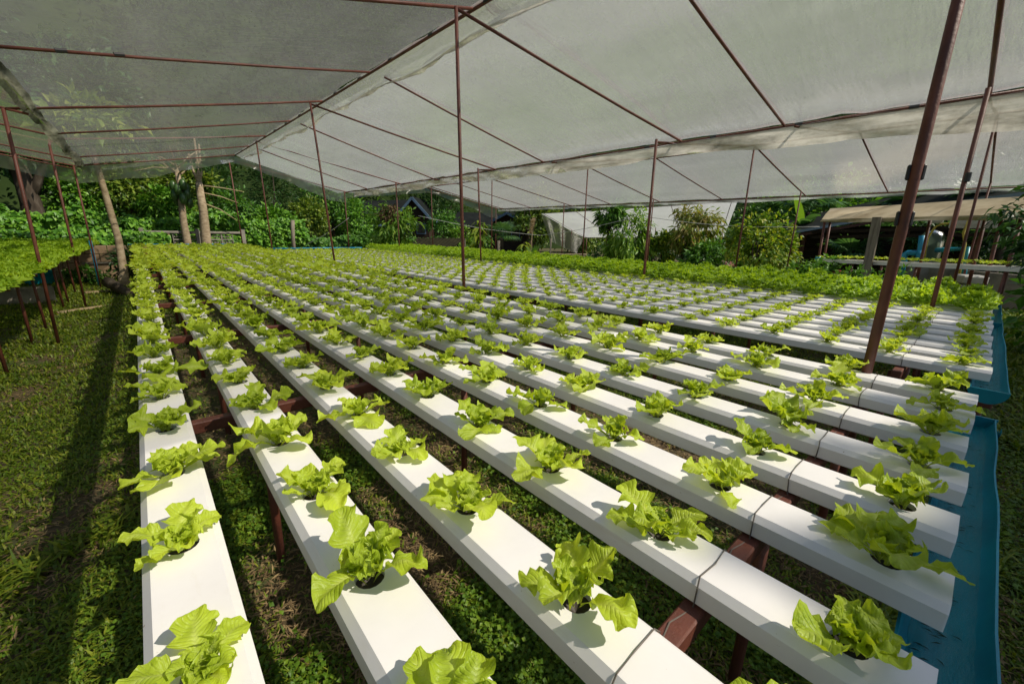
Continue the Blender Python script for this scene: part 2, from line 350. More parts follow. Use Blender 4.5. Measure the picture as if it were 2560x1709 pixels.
def lawn():
    rg = np.random.default_rng(5)
    def sample(n, rmin, rmax, pw=1.6):
        az = rg.uniform(math.radians(-26), math.radians(118), n); r = rmin+(rmax-rmin)*rg.random(n)**pw
        x = np.sin(az)*r; y = np.cos(az)*r
        z = gpt(x, y)
        rel = np.stack([x, y, z], -1); c = rel@np.array(fwd)
        u = CX+FPX*(rel@np.array(RGT))/np.maximum(c, .05); v = CY-FPX*(rel@np.array(UPV))/np.maximum(c, .05)
        ok = (c > .1) & (u > -150) & (u < 2710) & (v > 400) & (v < 1900)
        return x[ok], y[ok], z[ok], r[ok]
    dry = lambda x, y: vnoise(x*1.15+7, y*.8+3, 11)*.65+vnoise(x*3.1, y*3.1, 12)*.35+.15*((x > -.2) & (x < 4.3))
    # blades
    x, y, z, r = sample(520000, 1.2, 30, 1.5)
    k = rg.random(len(x)) < np.clip(1.5-1.5*np.maximum(dry(x, y)-.42, 0)*2.4-(x > -.2)*(x < 4.3)*(y > .6)*.5, .06, 1)
    x, y, z, r = x[k], y[k], z[k], r[k]; N = len(x)
    long_ = (vnoise(x*.9, y*.9, 21) > .5) & ((x < -.3) & (y < 4.2) | (y < .1))
    a = rg.uniform(0, 2*math.pi, N); tilt = rg.uniform(.25, 1.15, N)
    L = (rg.uniform(.035, .085, N)*(1+1.1*long_))*(1+r/16); w = rg.uniform(.006, .012, N)*(1+.5*long_)*(1+r/9)
    d = np.stack([np.cos(a)*np.sin(tilt), np.sin(a)*np.sin(tilt), np.cos(tilt)], -1); sdv = np.stack([-np.sin(a), np.cos(a), 0*a], -1)
    p0 = np.stack([x, y, z-.005], -1); p1 = p0+d*L[:, None]*.55
    d2 = d.copy(); d2[:, 2] -= .75; p2 = p1+unit(d2)*L[:, None]*.5
    V = np.stack([p0-sdv*w[:, None]*.4, p0+sdv*w[:, None]*.4, p1+sdv*w[:, None]*.5, p1-sdv*w[:, None]*.5, p2], 1).reshape(-1, 3); i = np.arange(N)[:, None]*5
    mb = MB().add(V, np.concatenate([i+[0, 1, 2, 3]]), np.concatenate([i+[3, 2, 4]]))
    tag(mb.build('grass', LF['grass'], org=(0, 0, ZG)), 'green grass blades over the lawn below and beside the beds', 'grass', kind='stuff')
    # clover and low weeds
    x, y, z, r = sample(210000, 1.2, 14)
    k = rg.random(len(x)) < np.where(x < -.3, .35, 1)*np.clip(1.5*(1-1.7*np.maximum(dry(x, y)-.40, 0)*2.6)-.25, .03, 1)
    x, y, z, r = x[k], y[k], z[k], r[k]; N = len(x)
    a = rg.uniform(0, 2*math.pi, N); t = rg.normal(0, .45, (N, 3)); nr = unit(np.array([0, 0, 1.0])+t)
    d = np.stack([np.cos(a), np.sin(a), rg.normal(0, .25, N)], -1)
    l = rg.uniform(.014, .033, N)*(1+r/10)*np.where(x < -.3, .75, 1); c = np.stack([x, y, z+rg.uniform(.01, .075, N)], -1)
    mb = MB().leaves(c, d, nr, l, l*.85, .12)
    tag(mb.build('clover', LF['clover'], org=(0, 0, ZG)), 'small round clover leaves carpeting the soil between the beds', 'clover', kind='stuff')
    # dry straw
    x, y, z, r = sample(150000, 1.2, 12)
    k = rg.random(len(x)) < np.clip((dry(x, y)-.47)*5.5-(x < -.3)*.25, .02, 1); x, y, z, r = x[k], y[k], z[k], r[k]; N = len(x)
    a = rg.uniform(0, 2*math.pi, N); d = np.stack([np.cos(a), np.sin(a), rg.normal(.1, .22, N)], -1)
    mb = MB().leaves(np.stack([x, y, z+rg.uniform(.005, .04, N)], -1), d, unit(np.array([0, 0, 1.0])+rg.normal(0, .3, (N, 3))), rg.uniform(.02, .10, N), rg.uniform(.004, .010, N)*(1+r/8), .05)
    tag(mb.build('straw', LF['straw'], org=(0, 0, ZG)), 'dry brown straw and dead clippings in patches', 'straw', kind='stuff')
lawn()

# ------------------------------------------------------------------ growing channels
ORD = ['zeroth', 'first', 'second', 'third', 'fourth', 'fifth', 'sixth', 'seventh', 'eighth', 'ninth', 'tenth', 'eleventh', 'twelfth', 'thirteenth', 'fourteenth', 'fifteenth', 'sixteenth', 'seventeenth', 'eighteenth', 'nineteenth']
TENS = {2: 'twent', 3: 'thirt', 4: 'fort', 5: 'fift', 6: 'sixt'}
def nth(n):
    if n < 20: return ORD[n]
    t, u = divmod(n, 10)
    return TENS[t]+'ieth' if u == 0 else TENS[t]+'y-'+ORD[u]
CW, CH, BV = .105, .088, .021          # half width, height, bevel
def channel(x0, x1, ya, yb, zt, holes, hr=.043):
    "hollow white channel from (x0,ya) to (x1,yb), its top at zt with open round planting holes"
    mb = MB(); L = yb-ya; tw = CW-BV
    ax = lambda y: x0+(x1-x0)*(y-ya)/L
    prof = np.array([[-tw, 0], [-CW, -BV], [-CW-.002, -CH+.008], [-CW+.01, -CH], [CW-.01, -CH], [CW+.002, -CH+.008], [CW, -BV], [tw, 0]])
    P = np.array([[[ax(y)+a, y, zt+b] for a, b in prof] for y in (ya, ya+.004, yb-.004, yb)])
    P[0, :, 0] = ax(ya)+prof[:, 0]*.985; P[3, :, 0] = ax(yb)+prof[:, 0]*.985
    mb.grid(P)
    # top strip with holes
    cells = []; y = ya
    for h in holes:
        if h-tw*.98 > y+.005 and h+tw*.98 < yb: cells.append((y, h-tw*.95, None)); cells.append((h-tw*.95, h+tw*.95, h)); y = h+tw*.95
    cells.append((y, yb, None))
    n = 16; th = np.arange(n)*2*math.pi/n+math.pi/4
    pot = []
    for a, b, h in cells:
        if h is None:
            mb.add([[ax(a)-tw, a, zt], [ax(a)+tw, a, zt], [ax(b)+tw, b, zt], [ax(b)-tw, b, zt]], [[0, 1, 2, 3]])
        else:
            cx_ = ax(h); hl = (b-a)/2
            ring = np.stack([cx_+np.cos(th)*hr, h+np.sin(th)*hr, np.full(n, zt)], -1)
            c, s_ = np.cos(th), np.sin(th); mm_ = np.maximum(np.abs(c), np.abs(s_))
            sq = np.stack([cx_+c/mm_*tw, h+s_/mm_*hl, np.full(n, zt)], -1)
            low = ring.copy(); low[:, 2] -= .02
            mb.grid(np.stack([sq, ring, low]), True); pot.append((cx_, h))
    nf = sum(len(q) for q in mb.q)
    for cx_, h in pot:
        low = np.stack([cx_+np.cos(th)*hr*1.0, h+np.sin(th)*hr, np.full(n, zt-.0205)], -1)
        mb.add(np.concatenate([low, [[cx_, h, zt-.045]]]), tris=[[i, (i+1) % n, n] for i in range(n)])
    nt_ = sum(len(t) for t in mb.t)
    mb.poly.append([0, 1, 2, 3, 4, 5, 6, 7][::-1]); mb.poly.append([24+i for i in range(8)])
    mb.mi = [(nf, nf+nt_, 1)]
    return mb
B1R = [.060, .465, .875, 1.31, 1.76, 2.185, 2.64, 3.15, 3.655, 4.10]      # back edges of the ten channels of the near bed
B1X = [b-CW for b in B1R]
B2X = [b-CW for b in (5.13, 5.57, 5.98, 6.40, 6.85, 7.30, 7.79, 8.25, 8.72)]
B3X = [9.10+.455*i for i in range(6)]
LBX = [-1.80-.46*i for i in range(9)]
ZC = -1.0
plants = []       # x, y, z, scale, kind, label
rng = random.Random(3)
B1S = [-.045, -.03, .045, .035, .02, .03, .02, .02, .0, .055]
cn1 = ['leftmost', 'second', 'third', 'fourth', 'fifth', 'sixth', 'seventh', 'eighth', 'ninth', 'last']
for i, xc in enumerate(B1X):
    hs = [B1S[i]+.527*k for k in range(52)]
    yb = 27.4+rng.uniform(-.05, .05)
    o = channel(xc, xc+rng.uniform(-.03, .03)+.03*i/9, -.13+rng.uniform(-.012, .012), yb, ZC, hs).build('growing_channel', [PVC, DARK])
    tag(o, ('white plastic growing channel along the left edge of the near bed' if i == 0 else 'white plastic growing channel along the back edge of the near bed, beside posts' if i == 9 else
        f'white plastic growing channel, {cn1[i]} from the left in the near bed'), 'growing channel', 'growing channels of the near bed')
    for k, h in enumerate(hs):
        w_ = 'left edge channel' if i == 0 else 'back edge channel' if i == 9 else f'{cn1[i]} channel'
        plants.append([xc, h, ZC-.012, rng.uniform(.92, 1.32)*(1+.012*min(h, 8)), 'young', f'loose light green lettuce, @ from the near end, {w_} of near bed'])
def b2x(xc, y): return xc-.30*(1-math.exp(-max(y, -.2)/2.0))-.006*y
cn2 = ['front', 'second', 'third', 'fourth', 'fifth', 'sixth', 'seventh', 'eighth', 'back']
for i, xc in enumerate(B2X):
    off = -.03+rng.uniform(-.01, .01); hs = [off+.470*k for k in range(46)]
    xa, xb = xc+.0, xc-.42
    o = channel(xa, xb, -.19+rng.uniform(-.012, .012), 21.4, ZC, hs).build('growing_channel', [PVC, DARK])
    tag(o, (f'white plastic growing channel along the {cn2[i]} edge of the middle bed' if i in (0, 8) else f'white plastic growing channel, {cn2[i]} from the front in the middle bed'), 'growing channel', 'growing channels of the middle bed')
    for k, h in enumerate(hs):
        plants.append([xa+(xb-xa)*(h+.19)/21.6, h, ZC-.012, rng.uniform(.78, 1.0)*(.92 if k > 2 else 1.05), 'young',
                       f'small open green lettuce, @ from the near end, {cn2[i]} channel of middle bed'])
cn3 = ['front', 'second', 'third', 'fourth', 'fifth', 'back']
for i, xc in enumerate(B3X):
    hs = [.02+.50*k for k in range(44)]
    o = channel(xc, xc-.1, -.19, 22.2, ZC, hs).build('growing_channel', [PVC, DARK])
    tag(o, f'white growing channel under bushy lettuce, {cn3[i]} row of the dense bed', 'growing channel', 'growing channels of the dense bed')
    for k, h in enumerate(hs):
        plants.append([xc, h, ZC-.01, rng.uniform(.95, 1.18), 'curly', f'bushy curly lettuce head, @ from the near end, {cn3[i]} row of dense bed'])
cnl = ['edge']+ORD[2:10]
for i, xc in enumerate(LBX):
    hs = [8.05+.52*k for k in range(47)]
    o = channel(xc, xc, 7.8, 32.6, ZC+.06, hs).build('growing_channel', [PVC, DARK])
    tag(o, f'white growing channel hidden under lettuce, {cnl[i]} row of the bed across the grass', 'growing channel', 'growing channels of the bed across the grass')
    for k, h in enumerate(hs):
        plants.append([xc+(.03 if i == 0 else 0), h, ZC+(.0 if i == 0 else .05), rng.uniform(.95, 1.2)*(1.2 if i == 0 else 1), 'curly', f'full green lettuce, @ from the front, {cnl[i]} row of bed across the grass'])

# ------------------------------------------------------------------ lettuces
def leaf_grid(L, Wd, az, e0, e1, rg, nu=9, nv=7, lobes=3.2, ruf=.22, cup=.25, fr=.16):
    t = 1-(1-np.linspace(0, 1, nu))**1.35; s = np.linspace(-1, 1, nv)
    ang = e0+(e1-e0)*t**1.3; ds = L*np.diff(t)
    rr = np.concatenate([[0], np.cumsum(np.cos(ang[:-1])*ds)]); zz = np.concatenate([[0], np.cumsum(np.sin(ang[:-1])*ds)])
    sm = np.clip((t-.22)/.42, 0, 1); sm = sm*sm*(3-2*sm)
    w = Wd*(.13+.87*sm)*np.where(t > .52, np.maximum(1-np.abs((t-.52)/.48)**2.15, .0004)**.5, 1)
    ph = rg.uniform(0, 6.28, 6)
    T, Sg = np.meshgrid(t, s, indexing='ij')
    side = np.where(Sg > 0, 1, 0)
    lob = 1+(.74*np.abs(np.sin(lobes*3.14*T+np.where(side, ph[0], ph[1])))**.5-.50)*np.clip((T-.2)*4, 0, 1)*np.clip((1.0-T)*6, .2, 1)
    hw = w[:, None]*lob
    lat = Sg*hw
    curl = cup*np.abs(Sg)**1.7*hw+ruf*hw*np.abs(Sg)**1.5*np.sin(7.5*T*2.2+np.where(side, ph[2], ph[3])+2*Sg)+.12*hw*np.sin(5*Sg+9*T+ph[4])+fr*hw*np.abs(Sg)**2*np.sin(36*T+4*Sg+ph[5])*np.clip(T*2-.5, 0, 1)
    tw = rg.normal(0, .25)*T
    up = -np.sin(ang)[:, None]; ca = np.cos(ang)[:, None]
    r_ = rr[:, None]+up*(curl+lat*tw); z_ = zz[:, None]+ca*(curl+lat*tw); 
    bend = rg.normal(0, .22); 
    X = r_; Y = lat+bend*r_**2/L
    c, sn = math.cos(az), math.sin(az)
    rib = np.exp(-(Sg/.16)**2)*np.clip(1.05-T*.9, 0, 1)+np.clip(.28-T, 0, 1)*1.2
    return np.stack([X*c-Y*sn, X*sn+Y*c, z_], -1), np.stack([np.clip(rib, 0, 1)*.75, T, Sg], -1)
def young(seed, nu=22, nv=11, full=True):
    rg = np.random.default_rng(seed); mb = MB(); att = []
    a0 = rg.uniform(0, 6.28); no = rg.integers(4, 7) if full else 5
    def put(L, Wd, az, e0, e1, base, **k):
        P, rib = leaf_grid(L, Wd, az, e0, e1, rg, nu, nv, **k); P = P+base
        mb.grid(P); att.append(rib.reshape(-1, 3))
    for i in range(no):
        az = a0+i*6.28/no+rg.normal(0, .38); L = rg.uniform(.115, .20)
        put(L, L*rg.uniform(.22, .31), az, rg.uniform(.55, 1.15), rg.uniform(-.7, .25), np.array([math.cos(az)*.012, math.sin(az)*.012, 0]), lobes=rg.uniform(2.6, 3.8), ruf=rg.uniform(.22, .42), fr=.22)
    for i in range(5 if full else 3):
        az = a0+.5+i*6.28/5+rg.normal(0, .5); L = rg.uniform(.08, .14)
        put(L, L*rg.uniform(.22, .32), az, rg.uniform(.95, 1.3), rg.uniform(-.3, .7), np.array([0, 0, .008]), ruf=.5, lobes=rg.uniform(2.4, 3.6), fr=.34)
    if full: nu, nv = 13, 7
    for i in range(13 if full else 2):
        az = rg.uniform(0, 6.28); L = rg.uniform(.04, .085)
        put(L, L*.40, az, rg.uniform(.9, 1.5), rg.uniform(.1, 1.2), np.array([rg.normal(0, .008), rg.normal(0, .008), .012]), ruf=.7, lobes=3, fr=.45)
    mb.attr = np.concatenate(att); return mb
def curly(seed, nl=125, nu=5, nv=4):
    rg = np.random.default_rng(seed); mb = MB(); att = []
    for i in range(nl):
        az = rg.uniform(0, 6.28); q = rg.random()**.6; el = (1-q)*1.5
        L = rg.uniform(.06, .095)
        c = np.array([math.cos(az)*q*.235, math.sin(az)*q*.235, (.065+.145*math.sqrt(max(0, 1-(q*.95)**2)))+rg.normal(0, .015)])-np.array([math.cos(az), math.sin(az), 0])*L*.5
        c[2] -= .03
        P, rib = leaf_grid(L, L*rg.uniform(.42, .6), az+rg.normal(0, .6), .3+el*.7, -.9+el, rg, nu, nv, ruf=.8, lobes=2.2, cup=.2)
        mb.grid(P+c); att.append(rib.reshape(-1, 3)*[.4, 1, 1])
    for i in range(8):
        az = i*6.28/8+rg.normal(0, .2)
        P, rib = leaf_grid(.26, .09, az, .5, -.2, rg, nu+1, nv); mb.grid(P); att.append(rib.reshape(-1, 3))
    mb.attr = np.concatenate(att); return mb
YHI = [young(100+i) for i in range(14)]; YLO = [young(300+i, 8, 5, False) for i in range(6)]
CHI = [curly(500+i) for i in range(6)]; CLO = [curly(600+i, 60, 4) for i in range(4)]
def proto(mb, name, m):
    o = mb.build(name, m, smooth=True, org=(0, 0, 0), attr=mb.attr); me = o.data; bpy.data.objects.remove(o); return me
YM = [proto(m, 'lettuce', YOUNG) for m in YHI]; CM = [proto(m, 'curly_lettuce', CURLY) for m in CHI]
rows = {}
for p in plants: rows.setdefault(p[5], []).append(p)
for lab, ps in rows.items():            # number each row by the heads one can see of it
    n = 0
    for p in sorted(ps, key=lambda a: a[1]):
        q = proj((p[0], p[1], p[2]+.1))
        if q is not None and -60 < q[0] < 2620 and 380 < q[1] < 1790: n += 1
        p[5] = lab.replace('@', nth(max(n, 1)))
def place_plants(kind, protos, lows, name, lowmat, limit, lab_rest):
    rg = random.Random(17); L = []
    for p in plants:
        if p[4] != kind: continue
        q = proj((p[0], p[1], p[2]+.1))
        vis = q is not None and -60 < q[0] < 2620 and 380 < q[1] < 1790
        L.append((q[2] if vis else 1e5 if q is None else 1e5+q[2], p))
    L.sort(key=lambda a: a[0])
    for d, p in L[:limit]:
        if d >= 1e5: break
        k = rg.randrange(len(protos)); o = bpy.data.objects.new(name, protos[k]); COL.objects.link(o)
        o.location = W(p[:3]); o.rotation_euler = (rg.uniform(-.08, .08), rg.uniform(-.08, .08), rg.uniform(0, 6.28)); o.scale = (p[3], p[3], p[3]*rg.uniform(.85, 1.15))
        bed = p[5].split(', ')[-1].split(' of ')[-1]
        tag(o, p[5], 'lettuce', 'lettuces growing in the '+bed.replace('near bed', 'near bed'))
    mb = MB(); att = []
    for d, p in [a for i, a in enumerate(L) if i >= limit or a[0] >= 1e5]:
        src = lows[rg.randrange(len(lows))]; a = rg.uniform(0, 6.28); c, s_ = math.cos(a), math.sin(a)
        R = np.array([[c, -s_, 0], [s_, c, 0], [0, 0, 1]])
        V = np.concatenate(src.v)@R.T*p[3]*(1.24 if kind == 'young' else 1)+np.array(p[:3]); mb.add(V, np.concatenate(src.q)); att.append(src.attr)
    o = mb.build(name+'_field', lowmat, smooth=True, org=(0, 0, ZG), attr=np.concatenate(att))
    tag(o, lab_rest, 'lettuces', kind='stuff')
place_plants('young', YM, YLO, 'lettuce', YOUNG, 300, 'rows of small light green lettuces filling the far channels')
place_plants('curly', CM, CLO, 'curly_lettuce', CURLY, 300, 'mass of bushy green lettuce heads farther along the dense beds')
for me in YM+CM:
    if me.users == 0: bpy.data.meshes.remove(me)

# ------------------------------------------------------------------ bed stands, wires, troughs, pipes
def stand(xa, xb, ys, zt, label, zleg, legx, rails=()):
    root = thing('bed_stand', ((xa+xb)/2, ys[0], zleg), label, 'bed stand', 'steel stands carrying the growing beds')
    for y in ys:
        MB().box(((xa+xb)/2, y, zt-.036), (xb-xa, .066, .07), bev=.006).build('crossbeam', RUST, root)
        for lx in legx:
            MB().tube([(lx, y+.05, zt-.07), (lx+rng.uniform(-.02, .02), y+.06, float(gz(lx, y))-.02)], .028, 8).build('leg', RUST, root, True)
    for x, y0, y1, z in rails:
        MB().box((x, (y0+y1)/2, z), (.06, y1-y0, .06), bev=.006).build('rail', RUST, root)
    return root
ys1 = [.38+2.46*k for k in range(12)]
stand(-.13, 4.06, ys1, ZC-CH-.003, 'rust red steel stand carrying the near bed of ten channels', -2.3, (.42, 2.0, 3.55))
ys2 = [.33+2.3*k for k in range(10)]
stand(4.74, 8.75, ys2, ZC-CH-.003, 'rust red steel stand carrying the middle bed of nine channels', -2.3, (5.0, 6.7, 8.4), [(5.02, -.26, .33, -1.29), (8.3, -.26, .33, -1.29)])
stand(8.95, 11.5, ys2, ZC-CH-.003, 'rust red steel stand under the dense bed of bushy lettuce', -2.3, (9.2, 11.2), [(9.15, -.26, .33, -1.29)])
stand(-5.6, -1.72, [8.3, 10.6, 13.2, 14.9, 18.3, 19.5, 21.9, 25.5, 29, 32], ZC+.06-CH-.003, 'rust red steel stand under the lettuce bed across the grass', -2.5, (-2.05, -5.3))
def wire(xs, y, zt, label):
    mb = MB()
    for x in xs:
        P = []
        for a, b in ((-CW-.006, -CH-.01), (-CW-.006, -BV), (-CW+BV-.002, .004), (0, .005), (CW-BV+.002, .004), (CW+.006, -BV), (CW+.006, -CH-.01)):
            P.append((x+a, y+rng.uniform(-.005, .005), zt+b))
        mb.tube(P, .0023, 6)
    for a, b in zip(xs[:-1], xs[1:]): mb.tube([(a+CW+.005, y, zt-CH-.008), ((a+b)/2, y+.02, zt-CH-.0), (b-CW-.005, y, zt-CH-.008)], .0023, 6)
    tag(mb.build('tie_wire', WIRE), label, 'tie wire')
wire(B1X, .378, ZC, 'dark tie wire lashed over all ten channels of the near bed')
wire([x-.011 for x in B2X], .325, ZC, 'dark tie wire lashed over the nine channels of the middle bed')
WATER = None
def water_mat():
    m, nt, b, o = mat('trough_water'); b.inputs['Base Color'].default_value = (.008, .36, .40, 1); b.inputs['Roughness'].default_value = .06
    b.inputs['Alpha'].default_value = .42; b.inputs['Specular IOR Level'].default_value = .6
    bump(nt, b, noise(nt, 26, 5, .65, 'Object', (.5, 1.6, 1)), .9, .02); return m
WATER = water_mat()
ALGAE = simple('algae', [(.3, (.01, .02, .01)), (.7, (.03, .05, .02))], 30, .8)
def trough(xa, xb, yc, zr, label, wide=.105, caps=(True, True), joint=None):
    root = thing('drain_trough', ((xa+xb)/2, yc, zr-wide), label, 'trough', 'blue drain troughs at the channel ends')
    n = 13; xs = np.linspace(xa, xb, 24); th = np.linspace(0, math.pi, n)
    jig = (vnoise(xs*2.3, xs*0, 5)-.5)*.018
    O = np.array([[[x, yc-math.cos(t)*wide+j*abs(math.cos(t)), zr-math.sin(t)*wide] for t in th] for x, j in zip(xs, jig)])
    I = np.array([[[x, yc-math.cos(t)*(wide-.007)+j*abs(math.cos(t)), zr+.001-math.sin(t)*(wide-.007)] for t in th] for x, j in zip(xs, jig)])
    mb = MB().grid(O[:, ::-1]); mb.grid(I)
    for k in (0, -1):
        mb.grid(np.stack([O[:, k], I[:, k]]) if k else np.stack([I[:, k], O[:, k]]))
    mb.build('trough_shell', BLUE, root, True)
    for x, on in ((xa, caps[0]), (xb, caps[1])):
        if on:
            c = MB(); a = [(x-.008, yc-math.cos(t)*(wide+.008), zr-math.sin(t)*(wide+.008)) for t in th]; b_ = [(x+.008, p[1], p[2]) for p in a]
            c.grid(np.array([a, b_])); c.poly.append(list(range(n))[::-1]); c.poly.append(list(range(n, 2*n))); c.poly.append([0, n, 2*n-1, n-1])
            c.build('end_cap', BLUE, root)
    ww = math.sqrt(wide**2-(wide*.62)**2)-.008
    g = np.array([[[x, yc+s*ww, zr-wide*.62+.003*math.sin(x*40+s*5)] for s in np.linspace(-1, 1, 5)] for x in np.linspace(xa+.01, xb-.01, 60)])
    MB().grid(g).build('water', WATER, root, True)
    al = MB(); rg = np.random.default_rng(int(xa*10)+50); N = 260; x = xa+rg.random(N)*min(xb-xa, 4)
    al.leaves(np.stack([x, yc+rg.normal(.01, .03, N), np.full(N, zr-wide*.62+.006)], -1), np.stack([rg.normal(0, .4, N), np.ones(N), 0*x], -1), np.tile([0, 0, 1.], (N, 1)), .03, .006)
    al.build('algae', ALGAE, root)
    if joint:
        for x in joint:
            J = np.array([[[x+dx, yc-math.cos(t)*(wide+.006), zr+.006-math.sin(t)*(wide+.006)] for t in th] for dx in (-.05, .05)])
            J2 = np.array([[[x+dx, yc-math.cos(t)*(wide+.016), zr+.02-math.sin(t)*(wide+.016)] for t in th] for dx in (-.05, .05)])
            MB().grid(J2).grid(J[:, ::-1]).build('joint', BLUE, root, True)
    for x in np.arange(xa+.4, xb, 1.9):
        MB().tube([(x, yc, zr-wide-.01), (x, yc, float(gz(x, yc)))], .022, 8).build('support', RUST, root, True)
    return root
trough(-.35, 4.02, -.142, -1.125, 'long blue half pipe trough of running water at the near bed ends', joint=(3.75,))
trough(4.78, 8.95, -.205, -1.115, 'blue half pipe trough with rounded end cap at the middle bed ends', joint=(7.9,))
trough(9.0, 11.6, -.205, -1.115, 'blue drain trough at the near end of the bushy lettuce bed')
def pipe(name, pts, r, label, cat, m=None, group=None, parent=None):
    mb = MB().tube(pts, r, 10); o = mb.build(name, m or BLUE_L, parent, True)
    if parent is None: tag(o, label, cat, group)
    return o
def feeder(xa, xb, y, label, drop):
    root = thing('feed_pipe', ((xa+xb)/2, y, ZC), label, 'pipe', 'blue feed pipes at the far bed ends')
    pipe('header', [(xa, y, ZC+.07), (xb, y, ZC+.07)], .032, None, None, None, None, root)
    pipe('riser', [(drop, y+.02, ZC+.07), (drop, y+.02, -2.45)], .045, None, None, None, None, root)
    return root
feeder(-.42, 4.15, 27.46, 'bright blue feed pipe lying across the far ends of the near bed', 4.1)
feeder(4.25, 8.6, 21.5, 'bright blue feed pipe across the far ends of the middle bed', 8.5)

# ------------------------------------------------------------------ greenhouses
PR = .028
P_ = [((4.13, .45, -2.32), (3.93, .45, 3.02)), ((4.10, 5.86, -2.32), (3.99, 5.86, 3.14)), ((4.48, 13.18, -2.32), (4.13, 13.18, 3.31)), ((4.42, 21.1, -2.32), (4.32, 21.1, 3.47)), ((4.42, 28.1, -2.32), (4.33, 28.1, 3.50))]
Q_ = [((8.84, .40, -2.32), (8.90, .48, 1.99)), ((8.66, 5.19, -2.32), (8.60, 5.19, 1.96)), ((8.96, 11.76, -2.32), (8.82, 11.8, 2.02)), ((9.24, 18.57, -2.32), (9.22, 18.57, 2.05)), ((9.3, 25.2, -2.32), (9.3, 25.2, 2.06))]
L_ = [((-1.62, .6, -2.52), (-1.55, .6, 1.98)), ((-1.62, 6.4, -2.52), (-1.55, 6.4, 2.0)), ((-1.62, 12.7, -2.52), (-1.51, 12.7, 2.04)), ((-1.53, 18.0, -2.52), (-1.45, 18.0, 2.26)), ((-1.41, 23.0, -2.52), (-1.37, 23.0, 2.06))]
R_ = [((15.0, .43, -2.32), (15.0, .55, 2.76)), ((15.0, 5.6, -2.32), (15.0, 5.6, 2.76)), ((15.0, 12.2, -2.32), (15.0, 12.2, 2.76)), ((15.0, 18.8, -2.32), (15.0, 18.8, 2.76)), ((15.0, 25.2, -2.32), (15.0, 25.2, 2.76))]
S_ = [((20.5, .45, -2.32), (20.5, .47, 1.78)), ((20.5, 5.6, -2.32), (20.5, 5.6, 1.80)), ((20.5, 12.2, -2.32), (20.5, 12.2, 1.80)), ((20.5, 18.4, -2.32), (20.5, 18.4, 1.80)), ((20.5, 25.2, -2.32), (20.5, 25.2, 1.8))]
GX, GZ_ = 9.42, 2.0        # gutter line of the main house
RX = 4.30
def ridge_z(y): return 3.13+.013*min(max(y, 0), 27)
VX = -1.15
def valley_z(y): return 2.09
def post(pr, parent, r=PR):
    a, b = pr
    return MB().tube([a, (np.array(a)*.5+np.array(b)*.5), b], r, 10).build('post', RUST, parent, True)
def bar(name, a, b, parent, r=.022):
    a = np.array(a, float); b = np.array(b, float); sag = np.array([0, 0, -.02])
    return MB().tube([a, a*.67+b*.33+sag, a*.33+b*.67+sag, b], r, 8).build(name, RUST, parent, True)
def sheet(fa, fb, y0, y1, nu=26, nv=60, wr=.035, seed=0, ragged=0):
    "film between two long edges given as functions of y"
    ys = np.linspace(y0, y1, nv); P = np.zeros((nu, nv, 3))
    for j, y in enumerate(ys):
        A = np.array(fa(y)); B = np.array(fb(y)); u = np.linspace(0, 1, nu)
        P[:, j] = A+(B-A)*u[:, None]
    U = np.linspace(0, 1, nu)[:, None]*np.ones(nv); Yy = ys[None]*np.ones((nu, 1))
    edge = 4*U*(1-U)
    P[..., 2] += (vnoise(U*3+seed, Yy*.35, seed)-.5)*wr*2*edge**.5+(vnoise(U*2, Yy*2.2+seed, seed+1)-.5)*wr*.9+(vnoise(U*14, Yy*5, seed+2)-.5)*wr*.35
    return MB().grid(P)
def curtain(fa, depth, y0, y1, n=120, seed=0):
    ys = np.linspace(y0, y1, n); P = np.zeros((6, n, 3))
    for j, y in enumerate(ys):
        a = np.array(fa(y)); dpt = depth(y)*(1+.5*(vnoise(y*.6, 0, seed)-.5)+.06*(vnoise(y*4, 2, seed)-.5))
        for i, u in enumerate(np.linspace(0, 1, 6)):
            P[i, j] = a+np.array([.05*math.sin(y*3.1+u*3+seed)*u+(vnoise(y*4, u*3, seed)-.5)*.10*u, 0, -dpt*u])
    return MB().grid(P)
def hang(a, b, depth, n=60, seed=0):
    "film hanging below an end rafter from a to b"
    a = np.array(a, float); b = np.array(b, float); P = np.zeros((6, n, 3))
    for j, t in enumerate(np.linspace(0, 1, n)):
        p = a+(b-a)*t; dpt = depth(t)*(1+.4*(vnoise(t*5, 1, seed)-.5))
        for i, u in enumerate(np.linspace(0, 1, 6)):
            P[i, j] = p+np.array([0, .12*math.sin(t*21+u*2)*u+(vnoise(t*16, u*2, seed)-.5)*.15*u, -dpt*u])
    return MB().grid(P)
YE = -.55
# main house
G1 = thing('greenhouse', (3.9, 13, -2.3), 'open plastic greenhouse on red steel posts over the near and middle beds', 'greenhouse', 'bays of the plastic roofed greenhouse')
for k, pr in enumerate(P_):
    o = post(pr, G1, .033 if k == 0 else PR)
    if k == 0:
        for z, sd_ in ((.44, 1), (.44, -1), (.14, 1), (.14, -1)):
            c = np.array(pr[0])+(np.array(pr[1])-np.array(pr[0]))*((z+2.32)/5.34)
            MB().box((c[0]+.015*sd_, c[1]-.036*sd_, z), (.03, .022, .10), .0, bev=.008).build('clip', CLIP, o)
for k, pr in enumerate(Q_): 
    o = post(pr, G1, .029)
    if k == 0: MB().tube([(8.875, .44, .80), (8.88, .44, .92)], .037, 10).build('clip', CLIP, o)
for k, pr in enumerate(L_): post(pr, G1, .03)
bar('ridge_pipe', (RX, YE-.3, ridge_z(0)), (RX, 28.3, ridge_z(27)), G1, .025)
bar('gutter_pipe', (GX, YE-1.5, GZ_), (GX, 25.6, GZ_+.05), G1, .025)
midY = [3.15, 9.45, 15.7, 22.3]
